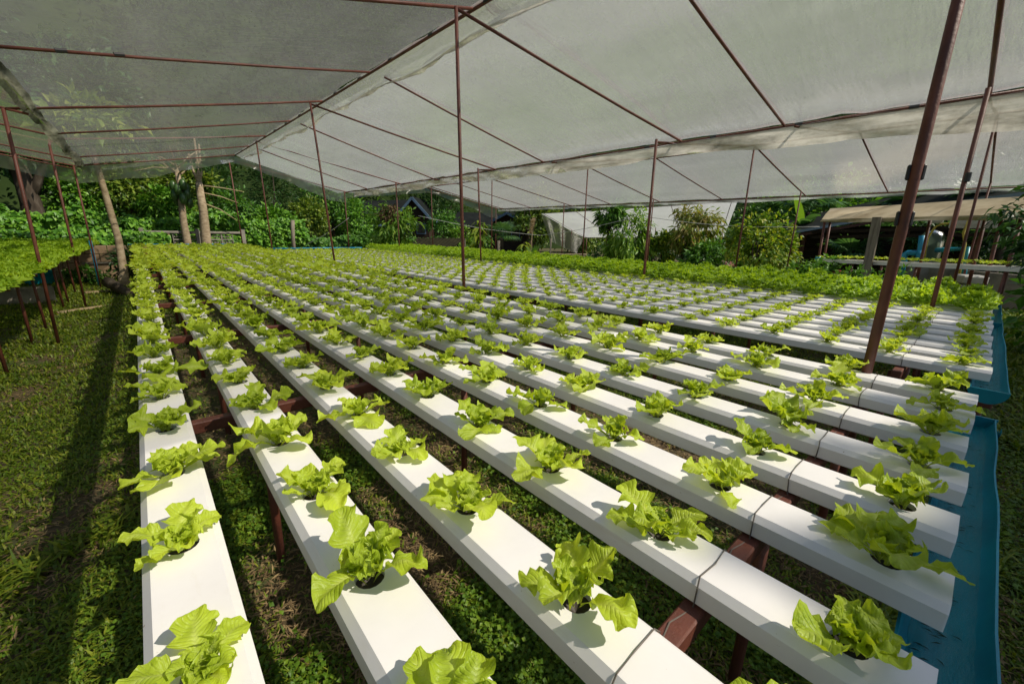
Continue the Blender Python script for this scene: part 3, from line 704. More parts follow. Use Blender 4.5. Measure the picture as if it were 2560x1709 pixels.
for k in range(5):
    t = P_[k][1]; q = Q_[k][1]
    e = np.array(t)+(np.array(q)-np.array(t))*((GX-t[0])/(q[0]-t[0])); e[2] = GZ_+.02
    bar('rafter', np.array(t)-[0, 0, .02], e, G1, .025 if k else .028)
lraf = [((RX, 5.85, ridge_z(5.8)), L_[1][1]), ((RX, 12.7, ridge_z(12.6)), L_[2][1]), ((RX, 19.3, ridge_z(19)), L_[3][1]), ((RX, 26.1, ridge_z(26)), L_[4][1]), ((RX, .45, ridge_z(.4)), L_[0][1])]
for a, b in lraf: bar('rafter', a, b, G1, .025)
for y, yl in zip(midY, [3.4, 8.75, 15.6, 20.4]):
    bar('rafter', (RX+.25, y, ridge_z(y)-.07), (GX, y-.1, GZ_+.02), G1)
    bar('rafter', (RX, y+.15, ridge_z(y)), (VX, yl, valley_z(yl)), G1)
for y, t in ((9.0, .14), (2.2, .25)):      # black clip on the left rafters
    a = np.array((RX, 9.6, ridge_z(9.6))); b = np.array((VX, 8.75, valley_z(8.75))); c = b+(a-b)*t
    MB().tube([c-(a-b)/np.linalg.norm(a-b)*.06, c+(a-b)/np.linalg.norm(a-b)*.06], .031, 8).build('clip', CLIP, G1)
for y in np.arange(.8, 25, 1.55):
    MB().tube([(RX, y, ridge_z(y)), (RX, y+.14, ridge_z(y))], .031, 8).build('clip', CLIP, G1)
    MB().tube([(GX, y+.4, GZ_), (GX, y+.52, GZ_)], .031, 8).build('clip', CLIP, G1)
fl = sheet(lambda y: (RX-.0, y+.012*0, ridge_z(y)+.045), lambda y: (VX, y-.0*(y), valley_z(y)+.045), YE, 26.2, 28, 80, .05, 3)
fr_ = sheet(lambda y: (RX+.32, y, ridge_z(y)-.05), lambda y: (GX, y, GZ_+.045), YE, 26.6, 28, 80, .05, 5)
FL = fl.build('roof_film', FILM_THIN, G1, True); FR = fr_.build('roof_film', FILM, G1, True)
flap = sheet(lambda y: (RX+.02, y, ridge_z(y)+.06), lambda y: (RX+.40+.05*math.sin(y*1.7), y, ridge_z(y)-.10-.03*math.sin(y*.9)), YE, 26.4, 6, 90, .05, 8)
flap.build('ridge_flap', FILM_CLEAR, G1, True)
curtain(lambda y: (RX+.40+.05*math.sin(y*1.7), y, ridge_z(y)-.10-.03*math.sin(y*.9)), lambda y: .075, YE, 26.4, 140, 4).build('ridge_hem', FILM_DIRTY, G1, True)
curtain(lambda y: (GX-.01, y, GZ_-.02), lambda y: .46 if y < 1.5 else max(.46-.05*(y-1.5), .27), -.1, 24, 150, 2).build('gutter_curtain', FILM_DIRTY, G1, True)
sheet(lambda y: (VX+.11+.03*math.sin(y*1.3), y, valley_z(y)+.02), lambda y: (VX-.09+.03*math.sin(y*1.9), y, valley_z(y)-.07), YE, 26.2, 6, 130, .09, 14).build('valley_hem', FILM_MOULD, G1, True)
hang((RX, 26.2, ridge_z(26)), (-1.37, 23.1, 2.1), lambda t: .25+.55*t*(1.6-t), 70, 5).build('end_drape', FILM_CLEAR, G1, True)
hang((RX, 26.5, ridge_z(26)), (GX, 25.3, GZ_), lambda t: .30+.35*t, 60, 9).build('end_drape', FILM_CLEAR, G1, True)
# bay to the left
G2 = thing('greenhouse', (-7, 13, -2.5), 'dim plastic greenhouse bay over the lettuce bed across the grass', 'greenhouse', 'bays of the plastic roofed greenhouse')
for y in (6.4, 12.7, 18.0, 23.0):
    post(((-7.1, y, -2.52), (-7.1, y, 3.05)), G2); post(((-12.6, y, -2.52), (-12.6, y, 2.0)), G2)
for y, z in ((6.4, 2.0), (9.5, 2.05), (12.7, 2.0), (15.6, 2.05), (18.0, 2.17), (20.6, 2.05), (23.0, 2.03)):
    bar('rafter', (-7.1, y, 3.05), (VX-.05, y+.0, z), G2, .024)
bar('rafter', (-7.1, 23.3, 2.98), (VX-.2, 23.25, 1.97), G2, .024)
bar('ridge_pipe', (-7.1, 0, 3.08), (-7.1, 24.5, 3.08), G2)
sheet(lambda y: (-7.1, y, 3.12), lambda y: (VX+.02, y, 2.08), YE, 24.2, 20, 60, .05, 21).build('roof_film', FILM_THIN, G2, True)
sheet(lambda y: (-7.1, y, 3.12), lambda y: (-12.9, y, 2.0), YE, 24.2, 14, 40, .05, 22).build('roof_film', FILM_THIN, G2, True)
hang((-7.1, 24.2, 3.1), (VX-.3, 23.6, 2.0), lambda t: .55, 60, 13).build('end_drape', FILM_CLEAR, G2, True)
# bay to the right
G3 = thing('greenhouse', (15, 13, -2.3), 'plastic greenhouse bay behind the hanging gutter curtain, over the dense bed', 'greenhouse', 'bays of the plastic roofed greenhouse')
for pr in R_: post(pr, G3, .028)
for pr in S_: post(pr, G3, .028)
bar('ridge_pipe', (15, YE-1, 2.78), (15, 26, 2.78), G3); bar('eave_pipe', (21.25, YE-1.5, 1.68), (21.25, 26, 1.68), G3, .025)
for k in range(5):
    t = R_[k][1]; s_ = S_[k][1]; e = np.array(t)+(np.array(s_)-np.array(t))*((21.25-15)/5.5)
    bar('rafter', t, e, G3, .025); bar('rafter', np.array(Q_[k][1])-[0, 0, .06], t, G3, .024)
for y in (3.0, 9.0, 15.4, 22.2):
    bar('rafter', (15, y, 2.76), (21.25, y, 1.68), G3); bar('rafter', (9.2, y-.2, 1.93), (15, y, 2.76), G3)
bar('rafter', (15, 25.9, 2.76), (21.25, 25.9, 1.68), G3)
sheet(lambda y: (15, y, 2.83), lambda y: (9.25, y, 1.95), YE, 25.9, 20, 60, .05, 31).build('roof_film', FILM, G3, True)
sheet(lambda y: (15, y, 2.83), lambda y: (21.3, y, 1.72), YE-1.2, 25.9, 20, 60, .05, 33).build('roof_film', FILM, G3, True)
curtain(lambda y: (21.28, y, 1.68), lambda y: .16, YE-1, 25.9, 90, 6).build('eave_hem', FILM_CLEAR, G3, True)
hang((15, 25.95, 2.78), (21.2, 25.95, 1.68), lambda t: .25+.5*t*t, 60, 19).build('end_drape', FILM_CLEAR, G3, True)
hang((9.3, 25.95, 1.95), (15, 25.95, 2.78), lambda t: .3, 50, 23).build('end_drape', FILM_CLEAR, G3, True)

# ------------------------------------------------------------------ vegetation
def crown(c, r, n, ls, seed, mt, parent, name='crown', clumps=26, asp=.5, droop=.25, shell=.55, clr=.36, updir=0.0):
    rg = np.random.default_rng(seed); c = np.array(c, float); r = np.array(r, float)
    d = unit(rg.normal(0, 1, (clumps, 3))); rad = shell+(1-shell)*rg.random(clumps)[:, None]**.6
    cc = d*rad*.78; k = rg.integers(0, clumps, n)
    cr = clr*(.7+.6*rg.random(clumps))
    off = rg.normal(0, .42, (n, 3))*cr[k][:, None]
    p = cc[k]+off; p = c+p*r
    out = unit((cc[k]*.6+off)*r); dd = unit(out+rg.normal(0, .55, (n, 3))+np.array([0, 0, -droop+updir]))
    nr = unit(np.array([0, 0, 1.0])*.8+out*.5+rg.normal(0, .45, (n, 3)))
    l = ls*rg.uniform(.6, 1.35, n)
    return MB().leaves(p, dd, nr, l, l*asp, .18).build(name, mt, parent)
def limb(a, b, r0_, r1_, bend, rg, n=7):
    a = np.array(a, float); b = np.array(b, float); t = np.linspace(0, 1, n)[:, None]
    o = rg.normal(0, bend, 3)*np.array([1, 1, .3]); P = a+(b-a)*t+o*np.sin(t*math.pi)+rg.normal(0, bend*.18, (n, 3))*np.sin(t*math.pi)
    return P, np.linspace(r0_, r1_, n)
def tree(label, x, y, zt, cr, seed, mt='mid', n=2600, ls=.42, cat='tree', name='tree', group=None, tr=.16, zb=None, asp=.5, droop=.3, clumps=26, cz=None, bark=None, clr=.36, limbs=5, shell=.55):
    zb = -2.4 if zb is None else zb; rg = np.random.default_rng(seed+1000)
    root = thing(name, (x, y, zb), label, cat, group)
    c = np.array([x, y, (zt-cr[2]) if cz is None else cz]); mb = MB(); top = c-[0, 0, cr[2]*.15]
    P, R = limb((x, y, zb-.1), top, tr, tr*.45, .25, rg); mb.tube(P, R, 9)
    for i in range(limbs):
        a = P[3+i % 3]; q = c+unit(rg.normal(0, 1, 3)+[0, 0, .4])*np.array(cr)*.7; B, R2 = limb(a, q, tr*.42, tr*.12, .2, rg, 5); mb.tube(B, R2, 6)
    mb.build('trunk', bark or BARK, root, True)
    crown(c, cr, n, ls, seed, LF[mt], root, clumps=clumps, asp=asp, droop=droop, clr=clr, shell=shell)
    return root
def fan(mb, c, d, up, R, nb=26, spread=2.1, rg=None, w=.05):
    d = unit(np.array(d, float)); s_ = unit(np.cross(d, up)); n_ = np.cross(s_, d); V = []; T = []
    for i in range(nb):
        a = -spread+2*spread*i/(nb-1); L = R*(1-.22*abs(a)/spread)*rg.uniform(.9, 1.05)
        e = d*math.cos(a)+s_*math.sin(a); f = np.cross(n_, e); tip = c+e*L-np.array([0, 0, L*.22])*rg.uniform(.4, 1.3); md = c+e*L*.62+n_*.015*(1 if i % 2 else -1)
        k = len(V); ww = w*R; V += [c, md+f*ww, md-f*ww, tip]; T += [[k, k+1, k+2], [k+1, k+3, k+2]]
    mb.add(V, tris=T)
def fan_palm(label, x, y, zb, zt, R, n, seed, mt='palm', group=None):
    rg = np.random.default_rng(seed); root = thing('fan_palm', (x, y, zb), label, 'palm', group)
    MB().tube([(x, y, zb-.1), (x+.05, y, (zb+zt)/2), (x, y, zt)], [.15, .12, .12], 8).build('trunk', BARK, root, True)
    mb = MB(); st = MB()
    for i in range(n):
        a = i*2.4+rg.normal(0, .3); el = rg.uniform(.05, 1.1); d = np.array([math.cos(a)*math.cos(el), math.sin(a)*math.cos(el), math.sin(el)])
        c = np.array([x, y, zt])+d*R*rg.uniform(.5, .9); st.tube([(x, y, zt), (np.array([x, y, zt])+c)/2+[0, 0, .06], c], [.03, .022, .015], 5)
        fan(mb, c, d+[0, 0, -.25], [0, 0, 1], R, rg=rg)
    st.build('stalk', LF['palm'], root); mb.build('frond', LF[mt], root); return root
def strap(label, x, y, zb, zt, n, L, seed, mt, cat='plant', name='strap_leaf_plant', w=.09, group=None, heads=3):
    rg = np.random.default_rng(seed); root = thing(name, (x, y, zb), label, cat, group); mb = MB(); st = MB()
    for h in range(heads):
        hx, hy = x+rg.normal(0, .25*(heads > 1)), y+rg.normal(0, .25*(heads > 1)); hz = zb+(zt-zb)*rg.uniform(.55, .95)
        st.tube([(x, y, zb), ((x+hx)/2, (y+hy)/2, (zb+hz)/2), (hx, hy, hz)], .05, 6)
        for i in range(n//heads):
            a = rg.uniform(0, 6.28); e = rg.uniform(.2, 1.35); l = L*rg.uniform(.7, 1.1); z0_ = hz-rg.random()*(zt-zb)*.35
            t = np.linspace(0, 1, 5); rr = l*(t*math.cos(e)+.25*t*t); zz = l*(math.sin(e)*t-1.15*t*t)
            ww = w*np.array([.5, .9, 1, .75, .05]); c, s_ = math.cos(a), math.sin(a)
            A = np.stack([hx+rr*c-ww*s_, hy+rr*s_+ww*c, z0_+zz], -1); B = np.stack([hx+rr*c+ww*s_, hy+rr*s_-ww*c, z0_+zz], -1)
            mb.grid(np.stack([A, B]))
    st.build('stem', BARK, root, True); mb.build('foliage', LF[mt], root); return root

# trees behind the camera toward the sun: they shade the channel ends and the lawn in front
for i, (x, y, zt) in enumerate([(3.5, -12.2, 14.1), (7.5, -12, 14.3), (11.5, -12.1, 14.25), (15.5, -12, 14.3), (19.5, -12.1, 14.3), (23.5, -12, 14.4)]):
    tree('tall leafy tree standing behind the camera, %s along its row' % ORD[i+1], x, y, zt, (3.1, 2.2, 4.6), 40+i, 'mid', 2600, .95, 'tree', 'tree', 'trees behind the open end of the greenhouse', .3, asp=.75, clumps=60, clr=.26, shell=.25, limbs=3)

# wall of vines and breeze blocks across the far end
def block_wall():
    y = 33.2; root = thing('block_wall', (2, y, -2.4), 'weathered breeze block wall with coping behind the near bed', 'wall')
    xa, xb = .2, 5.3; zt = -.33
    MB().box(((xa+xb)/2, y, zt-.06), (xb-xa, .3, .13), bev=.015).build('coping', CONC, root)
    MB().box(((xa+xb)/2, y, -1.72), (xb-xa, .22, 1.1)).build('base_course', CONC, root)
    MB().box((xa+.65, y, zt-.47), (1.25, .2, .72)).build('solid_panel', BLOCK, root)
    mb = MB(); a = 1.6; cw, chh = .62, .37
    while a+cw < xb+.01:
        for r in range(2):
            zc = zt-.13-.185-r*chh; xc = a+cw/2
            for dz in (-chh/2+.02, chh/2-.02): mb.box((xc, y, zc+dz), (cw, .16, .035))
            for dx in (-cw/2+.015, cw/2-.015): mb.box((xc+dx, y, zc), (.03, .16, chh-.075))
            for sx in (-1, 1):
                t = np.linspace(0, math.pi, 7); mb.tube([(xc+sx*cw*.25+math.cos(q+math.pi/2*0)*cw*.16, y, zc+math.sin(q)*chh*.30-chh*.15) for q in t], .022, 4)
                mb.tube([(xc+sx*cw*.25+math.cos(q)*cw*.16, y, zc-math.sin(q)*chh*.30+chh*.15) for q in t], .022, 4)
            mb.ball((xc, y, zc), (.035, .06, .035), 6, 4)
        a += cw
    mb.build('breeze_block_panel', CONC, root)
    for x in (xa, 2.85, xb): MB().box((x, y-.02, -.95), (.2, .27, 1.55)).build('pillar', CONC, root)
block_wall()
def low_wall():
    y = 27.6; root = thing('retaining_wall', (-1.9, y, -2.5), 'stained brown block retaining wall behind the bed across the grass', 'wall')
    rg = np.random.default_rng(8); mb = MB()
    for r in range(4):
        x = -4.6+.3*(r % 2)
        while x < .45:
            w = .78; mb.box((x+w/2, y+rg.normal(0, .012), -2.5+.19+r*.385), (w-.02, .3, .365), bev=.015); x += w
    mb.build('blockwork', BLOCK, root)
    MB().box((-1.0, y-.2, -1.75), (2.2, .05, .07)).build('ledge', CONC, root)
low_wall()
pipe('fence_post', [(7.97, 32, -2.4), (8.03, 31.98, -.6), (8.12, 31.95, .5)], .12, 'grey weathered post standing alone beyond the near bed', 'post', WOOD)
def vines(label, x0, x1, y, z0_, z1f, seed, n, depth=1.3, mt='vine', ls=.24, name='vine_hedge', cat='hedge'):
    rg = np.random.default_rng(seed); x = rg.uniform(x0, x1, n); top = np.array([z1f(a) for a in x]); h = rg.random(n)**.8
    z = z0_+(top-z0_)*h; bulge = (vnoise(x*1.1, z*1.3, seed)-.35)*depth+(1-h)*.2
    yy = y-bulge*.8-rg.random(n)*.35
    nr = unit(np.stack([rg.normal(0, .5, n), -np.ones(n)*.7+rg.normal(0, .4, n), np.ones(n)*.8], -1)); d = unit(np.stack([rg.normal(0, .6, n), -.5+rg.normal(0, .4, n), -.7+rg.normal(0, .5, n)], -1))
    gap = vnoise(x*1.4+3, z*2.2, seed+5)+.35*vnoise(x*4, z*5, seed+6) > .42; yy = yy+np.where(gap, 0, .55); l = ls*rg.uniform(.6, 1.3, n)*np.where(rg.random(n) < .25, 1.5, 1)
    o = MB().leaves(np.stack([x, yy, z], -1), d, nr, l, l*.8, .12).build(name, LF[mt]); tag(o, label, cat, kind='stuff'); return o
vines('bright green climbing vine smothering the end wall', -12, 9.5, 34.6, -1.9, lambda x: .25+.75*vnoise(x*.9, 3, 5)+.35*vnoise(x*3.1, 3, 7)-.55*max(0, (x-4)/6), 71, 15000)
vines('vine leaves spilling over the retaining wall', -5, 1.2, 29.6, -2.0, lambda x: -.5+.4*vnoise(x*.9, 1, 9), 72, 2600)
vines('low tangle of weeds and creepers beyond the middle bed', 8.5, 27, 35, -2.3, lambda x: -.75+.5*vnoise(x*.7, 3, 6), 73, 9000, 2.0, 'mid')
# conifers and broadleaf trees, far left to centre
tree('dark rooted tree trunk wrapped in creepers at the far left', -4.6, 36.5, 9, (3.6, 3, 3.2), 81, 'dark', 3000, .5, tr=.62, zb=-2.5, cz=5.6)
tree('bushy dark shrub with red leaves at the left edge', -6.6, 32, 3.4, (1.6, 1.4, 1.5), 82, 'dark', 1500, .34)
tree('small red leaved shrub at the left edge', -5.9, 31, 2.6, (.7, .6, .6), 83, 'red', 260, .3, tr=.06, cz=1.95, limbs=2)
def papaya():
    b = at(432*1.0898, 566*1.0898, 33.0); x, y = b[0], b[1]; root = thing('papaya_tree', (x, y, -2.4), 'papaya tree with a cluster of dark green fruit under its leaves', 'papaya tree')
    f = at(412*1.0898, 425*1.0898, 33.0); P = np.array([(x, y, -2.4), (x, y, -1.2), (x-.02, y, .2), (f[0], f[1], 2.2), (f[0], f[1], 3.3)])
    MB().tube(P, [.24, .22, .19, .16, .12], 10).build('trunk', BARK_PALE, root, True)
    rg = np.random.default_rng(4)
    for i in range(11):
        a = i*2.4; q = i/11; c = (f[0]+math.cos(a)*.33, f[1]+math.sin(a)*.33, 1.35+1.1*q)
        MB().ball(c, (.20, .20, .34), 9, 7).build('fruit', PAP, root, True)
    mb = MB(); st = MB()
    for i in range(13):
        a = i*2.4+.3; el = rg.uniform(-.35, .7); L = rg.uniform(1.5, 2.4); o = np.array([f[0], f[1], 2.8+.05*i]); d = np.array([math.cos(a)*math.cos(el), math.sin(a)*math.cos(el), math.sin(el)])
        e = o+d*L; st.tube([o, (o+e)/2+[0, 0, .15], e], [.05, .04, .03], 5)
        for k in range(7):
            t = -1.9+3.8*k/6; s_ = unit(np.cross(d, [0, 0, 1.0])); v = unit(d*math.cos(t)+s_*math.sin(t)+np.array([0, 0, -.35])); ll = .95*(1-.25*abs(t)/1.9)
            mb.leaves([e, e+v*ll*.35, e+v*ll*.35, e+v*ll*.6, e+v*ll*.6], [v, unit(v+s_*.8), unit(v-s_*.8), unit(v+s_*.6), unit(v-s_*.6)], np.tile(unit(np.array([0, 0, 1.])+d*.2), (5, 1)), [ll, ll*.5, ll*.5, ll*.4, ll*.4], [ll*.3, ll*.2, ll*.2, ll*.16, ll*.16], .1)
    st.build('leaf_stalk', BAMBOO, root); mb.build('foliage', LF['palm'], root)
PAP = simple('papaya_skin', [(.3, (.02, .055, .012)), (.7, (.05, .11, .02))], 3, .4)
papaya()
def cut_tree():
    b = at(474*1.0898, 566*1.0898, 32.4); t = at(452*1.0898, 392*1.0898, 32.4); root = thing('lopped_tree', (b[0], b[1], -2.4), 'pale lopped tree trunk with bare cut stubs beside the papaya', 'tree trunk')
    m_ = (b+t)/2; MB().tube([(b[0], b[1], -2.4), b, m_+[.05, 0, -.1], t+[0, 0, -.6]], [.32, .28, .23, .17], 10).build('trunk', BARK_PALE, root, True)
    for dx, dz in ((-.28, .9), (.02, .5), (.3, 1.5), (.12, 1.8)):
        MB().tube([t+[0, 0, -.7], t+[dx*.6, 0, -.1], t+[dx, 0, dz]], [.11, .08, .05], 7).build('branch_stub', BARK_PALE, root, True)
    for dz, ex, ez in ((-.9, 1.9, -.5), (-1.5, 1.7, -1.0), (-.5, 2.3, -.2)):
        a = t+[0, 0, dz-.3]; MB().tube([a, a+[ex*.5, 0, ez*.35], a+[ex, .2, ez]], [.04, .03, .02], 5).build('bare_twig', BAMBOO, root, True)
cut_tree()
def lean():
    b = np.array([-.66, 22.6, -2.5]); t = at(238*1.0898, 432*1.0898, 23.6); root = thing('leaning_trunk', tuple(b), 'slender pale trunk leaning over by the left side of the near bed', 'tree trunk')
    m_ = b*.5+t*.5+[.09, 0, 0]; e = t+(t-m_)*.9; MB().tube([b-[0, 0, .1], b+[-.02, 0, .5], b*.7+m_*.3, m_, t, e], [.21, .17, .14, .12, .105, .09], 9).build('trunk', BARK_PALE, root, True)
    crown(e+[0, 0, .7], (1.7, 1.6, .9), 500, .42, 90, LF['olive'], root)
lean()
for i, (x, y, zt, cr, mt, lb) in enumerate([(-8.5, 38, 5.2, (2.6, 2, 3.2), 'mid', 'broad leaved tree at the far left behind the vines'), (-2.2, 38.5, 3.6, (2.2, 1.6, 2.2), 'vine', 'bright leafy tree left of the leaning trunk'), (1.6, 37.5, 2.6, (1.7, 1.3, 1.5), 'vine', 'bright shrub rising over the wall between leaning trunk and papaya'),
        (6.0, 39.5, 3.4, (2.0, 1.6, 2.2), 'mid', 'leafy tree just right of the lopped trunk'), (8.2, 37.5, 1.6, (1.8, 1.3, 1.5), 'vine', 'bright rounded shrub above the wall end'), (11.2, 39, 2.6, (1.9, 1.6, 2.0), 'olive', 'olive shrub beyond the lone grey post'), (15.6, 40, 3.2, (2.2, 1.8, 2.4), 'vine', 'bright tree touching the long low roof'), (-13, 37, 7, (3.2, 3, 4.2), 'olive', 'olive tree beyond the left bay')]):
    tree(lb, x, y, zt, cr, 240+i, mt, 2600, .3, clumps=44, clr=.27, tr=.12)
tree('feathery dark conifer between the lopped trunk and the house', 9.6, 43, 8.5, (2.5, 2.5, 5.0), 91, 'dark', 5200, .36, name='conifer', asp=.22, droop=.15, clumps=60, clr=.22, tr=.2, cz=3.2, limbs=1)
tree('second dark conifer set farther back on the left', 5.4, 46, 9.5, (2.7, 2.6, 5.4), 92, 'dark', 4600, .38, name='conifer', asp=.22, droop=.15, clumps=60, clr=.22, tr=.2, cz=3.6, limbs=1)
tree('glossy dark green tree just left of the house', 13.8, 42.5, 6.2, (2.6, 2.4, 4.0), 93, 'mid', 4200, .38, asp=.4, droop=.6)
tree('olive green bush tree above the breeze block wall', .2, 39, 5.4, (3.0, 2, 3.0), 94, 'olive', 3800, .36)
tree('yellowish bush behind the papaya trunk', 3.2, 40, 4.6, (2.6, 2, 2.6), 95, 'olive', 3000, .34)
tree('tall dark tree behind the vine covered wall', -1.8, 44, 12, (4.5, 4, 6), 96, 'dark', 4200, .55, tr=.35)
tree('big dark tree rising behind the bay across the grass', -10, 40, 14, (5.5, 5, 7), 97, 'dark', 4800, .6, tr=.4)
tree('spreading dark tree added out of view beyond the side of the bay across the grass', -17, 26, 15, (5.5, 6.5, 8), 98, 'mid', 4200, .7, tr=.4)  # this and the next two are unseen, added tall to darken the left film
tree('tall leafy tree added out of view beside the bay across the grass', -17.5, 12, 15, (5, 6.5, 8), 99, 'dark', 4200, .7, tr=.4)
tree('broad tree added out of view beside the near end of the bay across the grass', -17, -1, 14, (5, 6, 7.5), 100, 'mid', 3400, .75, tr=.4)
# far wooded slope, added steep and high to darken the film's backdrop
HS = lambda X, Y: np.interp(np.degrees(np.arctan2(X, Y)), [-90, 60, 110, 130], [1.05, 1.05, 1.0, 1.0])
def slope():
    xs = np.linspace(-90, 190, 57); X, D = np.meshgrid(xs, np.linspace(0, 90, 19), indexing='ij')
    yb = np.interp(X, [-90, -60, -20, 10, 40, 70, 150, 190], [-20, 30, 46, 52, 48, 30, -80, -120]); Y = yb+D; Z = -2.4+D*HS(X, Y)+3*(vnoise(X*.06, D*.06, 4)-.4)*np.clip(D/10, 0, 1)
    o = MB().grid(np.stack([X, Y, Z], -1)).build('backdrop_hill', simple('hill_soil', [(.3, (.012, .025, .006)), (.7, (.03, .05, .012))], .5, 1), smooth=True, org=(0, 0, ZG)); tag(o, 'dark wooded slope added behind the farm as backdrop to the roof film', 'backdrop_hill', kind='structure')
    rg = np.random.default_rng(6); n = 150000; cl = 1150; ci = rg.integers(0, cl, n); cx_ = np.where(rg.random(cl) < .5, rg.uniform(-75, 40, cl), rg.uniform(20, 185, cl)); dd = rg.uniform(0, 75, cl)
    cyb = np.interp(cx_, [-90, -60, -20, 10, 40, 70, 150, 190], [-20, 30, 46, 52, 48, 30, -80, -120])+dd+2; far = 1+dd/45; cz = -2.4+dd*HS(cx_, cyb)+rg.uniform(2, 5.5, cl); rr = rg.uniform(1.6, 3.4, cl)*far
    dv = unit(rg.normal(0, 1, (n, 3))); p = np.stack([cx_, cyb, cz], -1)[ci]+dv*rr[ci][:, None]*(.6+.4*rg.random((n, 1)))*np.array([1, 1, 1.25])
    l = rg.uniform(.4, .9, n)*far[ci]*.75; o = MB().leaves(p, unit(dv+rg.normal(0, .6, (n, 3))), unit(dv+[0, 0, .7]), l, l*.55, .15).build('forest', leafmat('forest_leaf', [(.03, .06, .012), (.032, .062, .013), (.034, .064, .014)], .5, spec=.03), org=(0, 0, ZG)); tag(o, 'far wood covering the added backdrop slope behind the house and gardens', 'forest', kind='stuff')
slope()

# ------------------------------------------------------------------ house and sheds beyond the beds
ROOF = simple('dark_roof_sheet', [(.3, (.006, .008, .008)), (.7, (.015, .018, .016))], 3, .75, .4, 0, (1, 1, 1), 7, 20)
TRIM = simple('blue_grey_trim', [(.3, (.07, .12, .18)), (.7, (.13, .20, .28))], 5, .5)
PLANK = simple('dark_plank', [(.3, (.02, .013, .009)), (.7, (.06, .04, .028))], 3, .8, .4, 0, (1, 1, 9))
def gable_house(label, apex, half, drop, length, ang, zb, over=.5):
    "gable facing the camera: apex point, half span and drop of the eaves, roof running back by length"
    root = thing('house', (apex[0], apex[1], zb), label, 'house', 'dark roofed houses beyond the garden')
    ux = np.array([math.cos(ang), -math.sin(ang), 0]); uy = np.array([math.sin(ang), math.cos(ang), 0]); A = np.array(apex, float)
    for s_ in (-1, 1):
        e = A+ux*half*s_-[0, 0, drop]; n_ = np.array([0, 0, .1])
        top = np.array([[A, A+uy*length], [e, e+uy*length]]); mb = MB().grid(top+n_); mb.grid(top[::-1]); 
        mb.grid(np.array([[A+n_, A], [e+n_, e]])); mb.grid(np.array([[e+n_, e], [e+n_+uy*length, e+uy*length]])); mb.build('roof', ROOF, root)
        MB().tube([A-uy*.05-[0, 0, .08], e-uy*.05-[0, 0, .08]], .17, 4, sq=True).build('bargeboard', TRIM, root)
        MB().tube([e-uy*.0-[0, 0, .1], e+uy*length-[0, 0, .1]], .13, 4, sq=True).build('fascia', TRIM, root)
    hw = half-over; z1 = A[2]-drop*hw/half-.12
    g = [A+uy*.5+ux*-hw+[0, 0, zb-A[2]], A+uy*.5+ux*hw+[0, 0, zb-A[2]], A+uy*.5+ux*hw+[0, 0, z1-A[2]], A+uy*.5-[0, 0, .14], A+uy*.5-ux*hw+[0, 0, z1-A[2]]]
    h_ = [p+uy*(length-1) for p in g]; mb = MB().add(g+h_, [[0, 5, 6, 1], [1, 6, 7, 2], [4, 9, 5, 0]]); mb.poly = [[0, 1, 2, 3, 4], [9, 8, 7, 6, 5]]; mb.build('wall', PLANK, root)
    c = A+uy*.47-[0, 0, drop+.9]
    for dx in (-half*.35, half*.35):
        f = MB().box(c+ux*dx, (1.0, .08, 1.1), -ang).build('window_frame', TRIM, root); MB().box(c+ux*dx-uy*.03, (.82, .06, .92), -ang).build('pane', DARK, f)
    return root
ap = at(945*1.0898, 452*1.0898, 47)
gable_house('dark house with steep blue edged gable behind the bushes', ap, 2.1, 2.3, 6, .75, -2.4)
# its long lower roof to the left
e0_ = at(800*1.0898, 470*1.0898, 48); 
def lean_roof():
    root = thing('house', (18.5, 43.5, -2.4), 'long low house roof with blue fascia left of the gable', 'house', 'dark roofed houses beyond the garden')
    a = at(790*1.0898, 462*1.0898, 49.5); b = at(935*1.0898, 458*1.0898, 49); c = at(905*1.0898, 512*1.0898, 45.5); d = at(770*1.0898, 520*1.0898, 46)
    MB().grid(np.array([[a, b], [d, c]])).grid(np.array([[a, b], [d, c]])[::-1]-[0, 0, .1]).build('roof', ROOF, root)
    MB().tube([d-[0, 0, .1], c-[0, 0, .1]], .14, 4, sq=True).build('fascia', TRIM, root)
    m_ = [d+[.2, .5, -.2], c+[.2, .5, -.2]]; MB().grid(np.array([m_, [p*[1, 1, 0]+[0, 0, -2.4] for p in m_]])).build('wall', PLANK, root)
lean_roof()
ap2 = at(1163*1.0898, 487*1.0898, 47)
gable_house('second dark house with low gable and wide roof behind the palms', ap2, 2.6, 1.35, 6, .95, -2.4)
def roof2():
    a = at(1050*1.0898, 486*1.0898, 49); b = at(1150*1.0898, 490*1.0898, 49); c = at(1120*1.0898, 520*1.0898, 46); d = at(1030*1.0898, 522*1.0898, 46)
    root = thing('house', (float(d[0]), float(d[1]), -2.4), 'green black sheet roof of a low house between the two gables', 'house', 'dark roofed houses beyond the garden')
    MB().grid(np.array([[a, b], [d, c]])).grid(np.array([[a, b], [d, c]])[::-1]-[0, 0, .1]).build('roof', ROOF, root)
    m_ = [d+[.2, .4, -.1], c+[.2, .4, -.1]]; MB().grid(np.array([m_, [p*[1, 1, 0]+[0, 0, -2.4] for p in m_]])).build('wall', PLANK, root)
roof2()
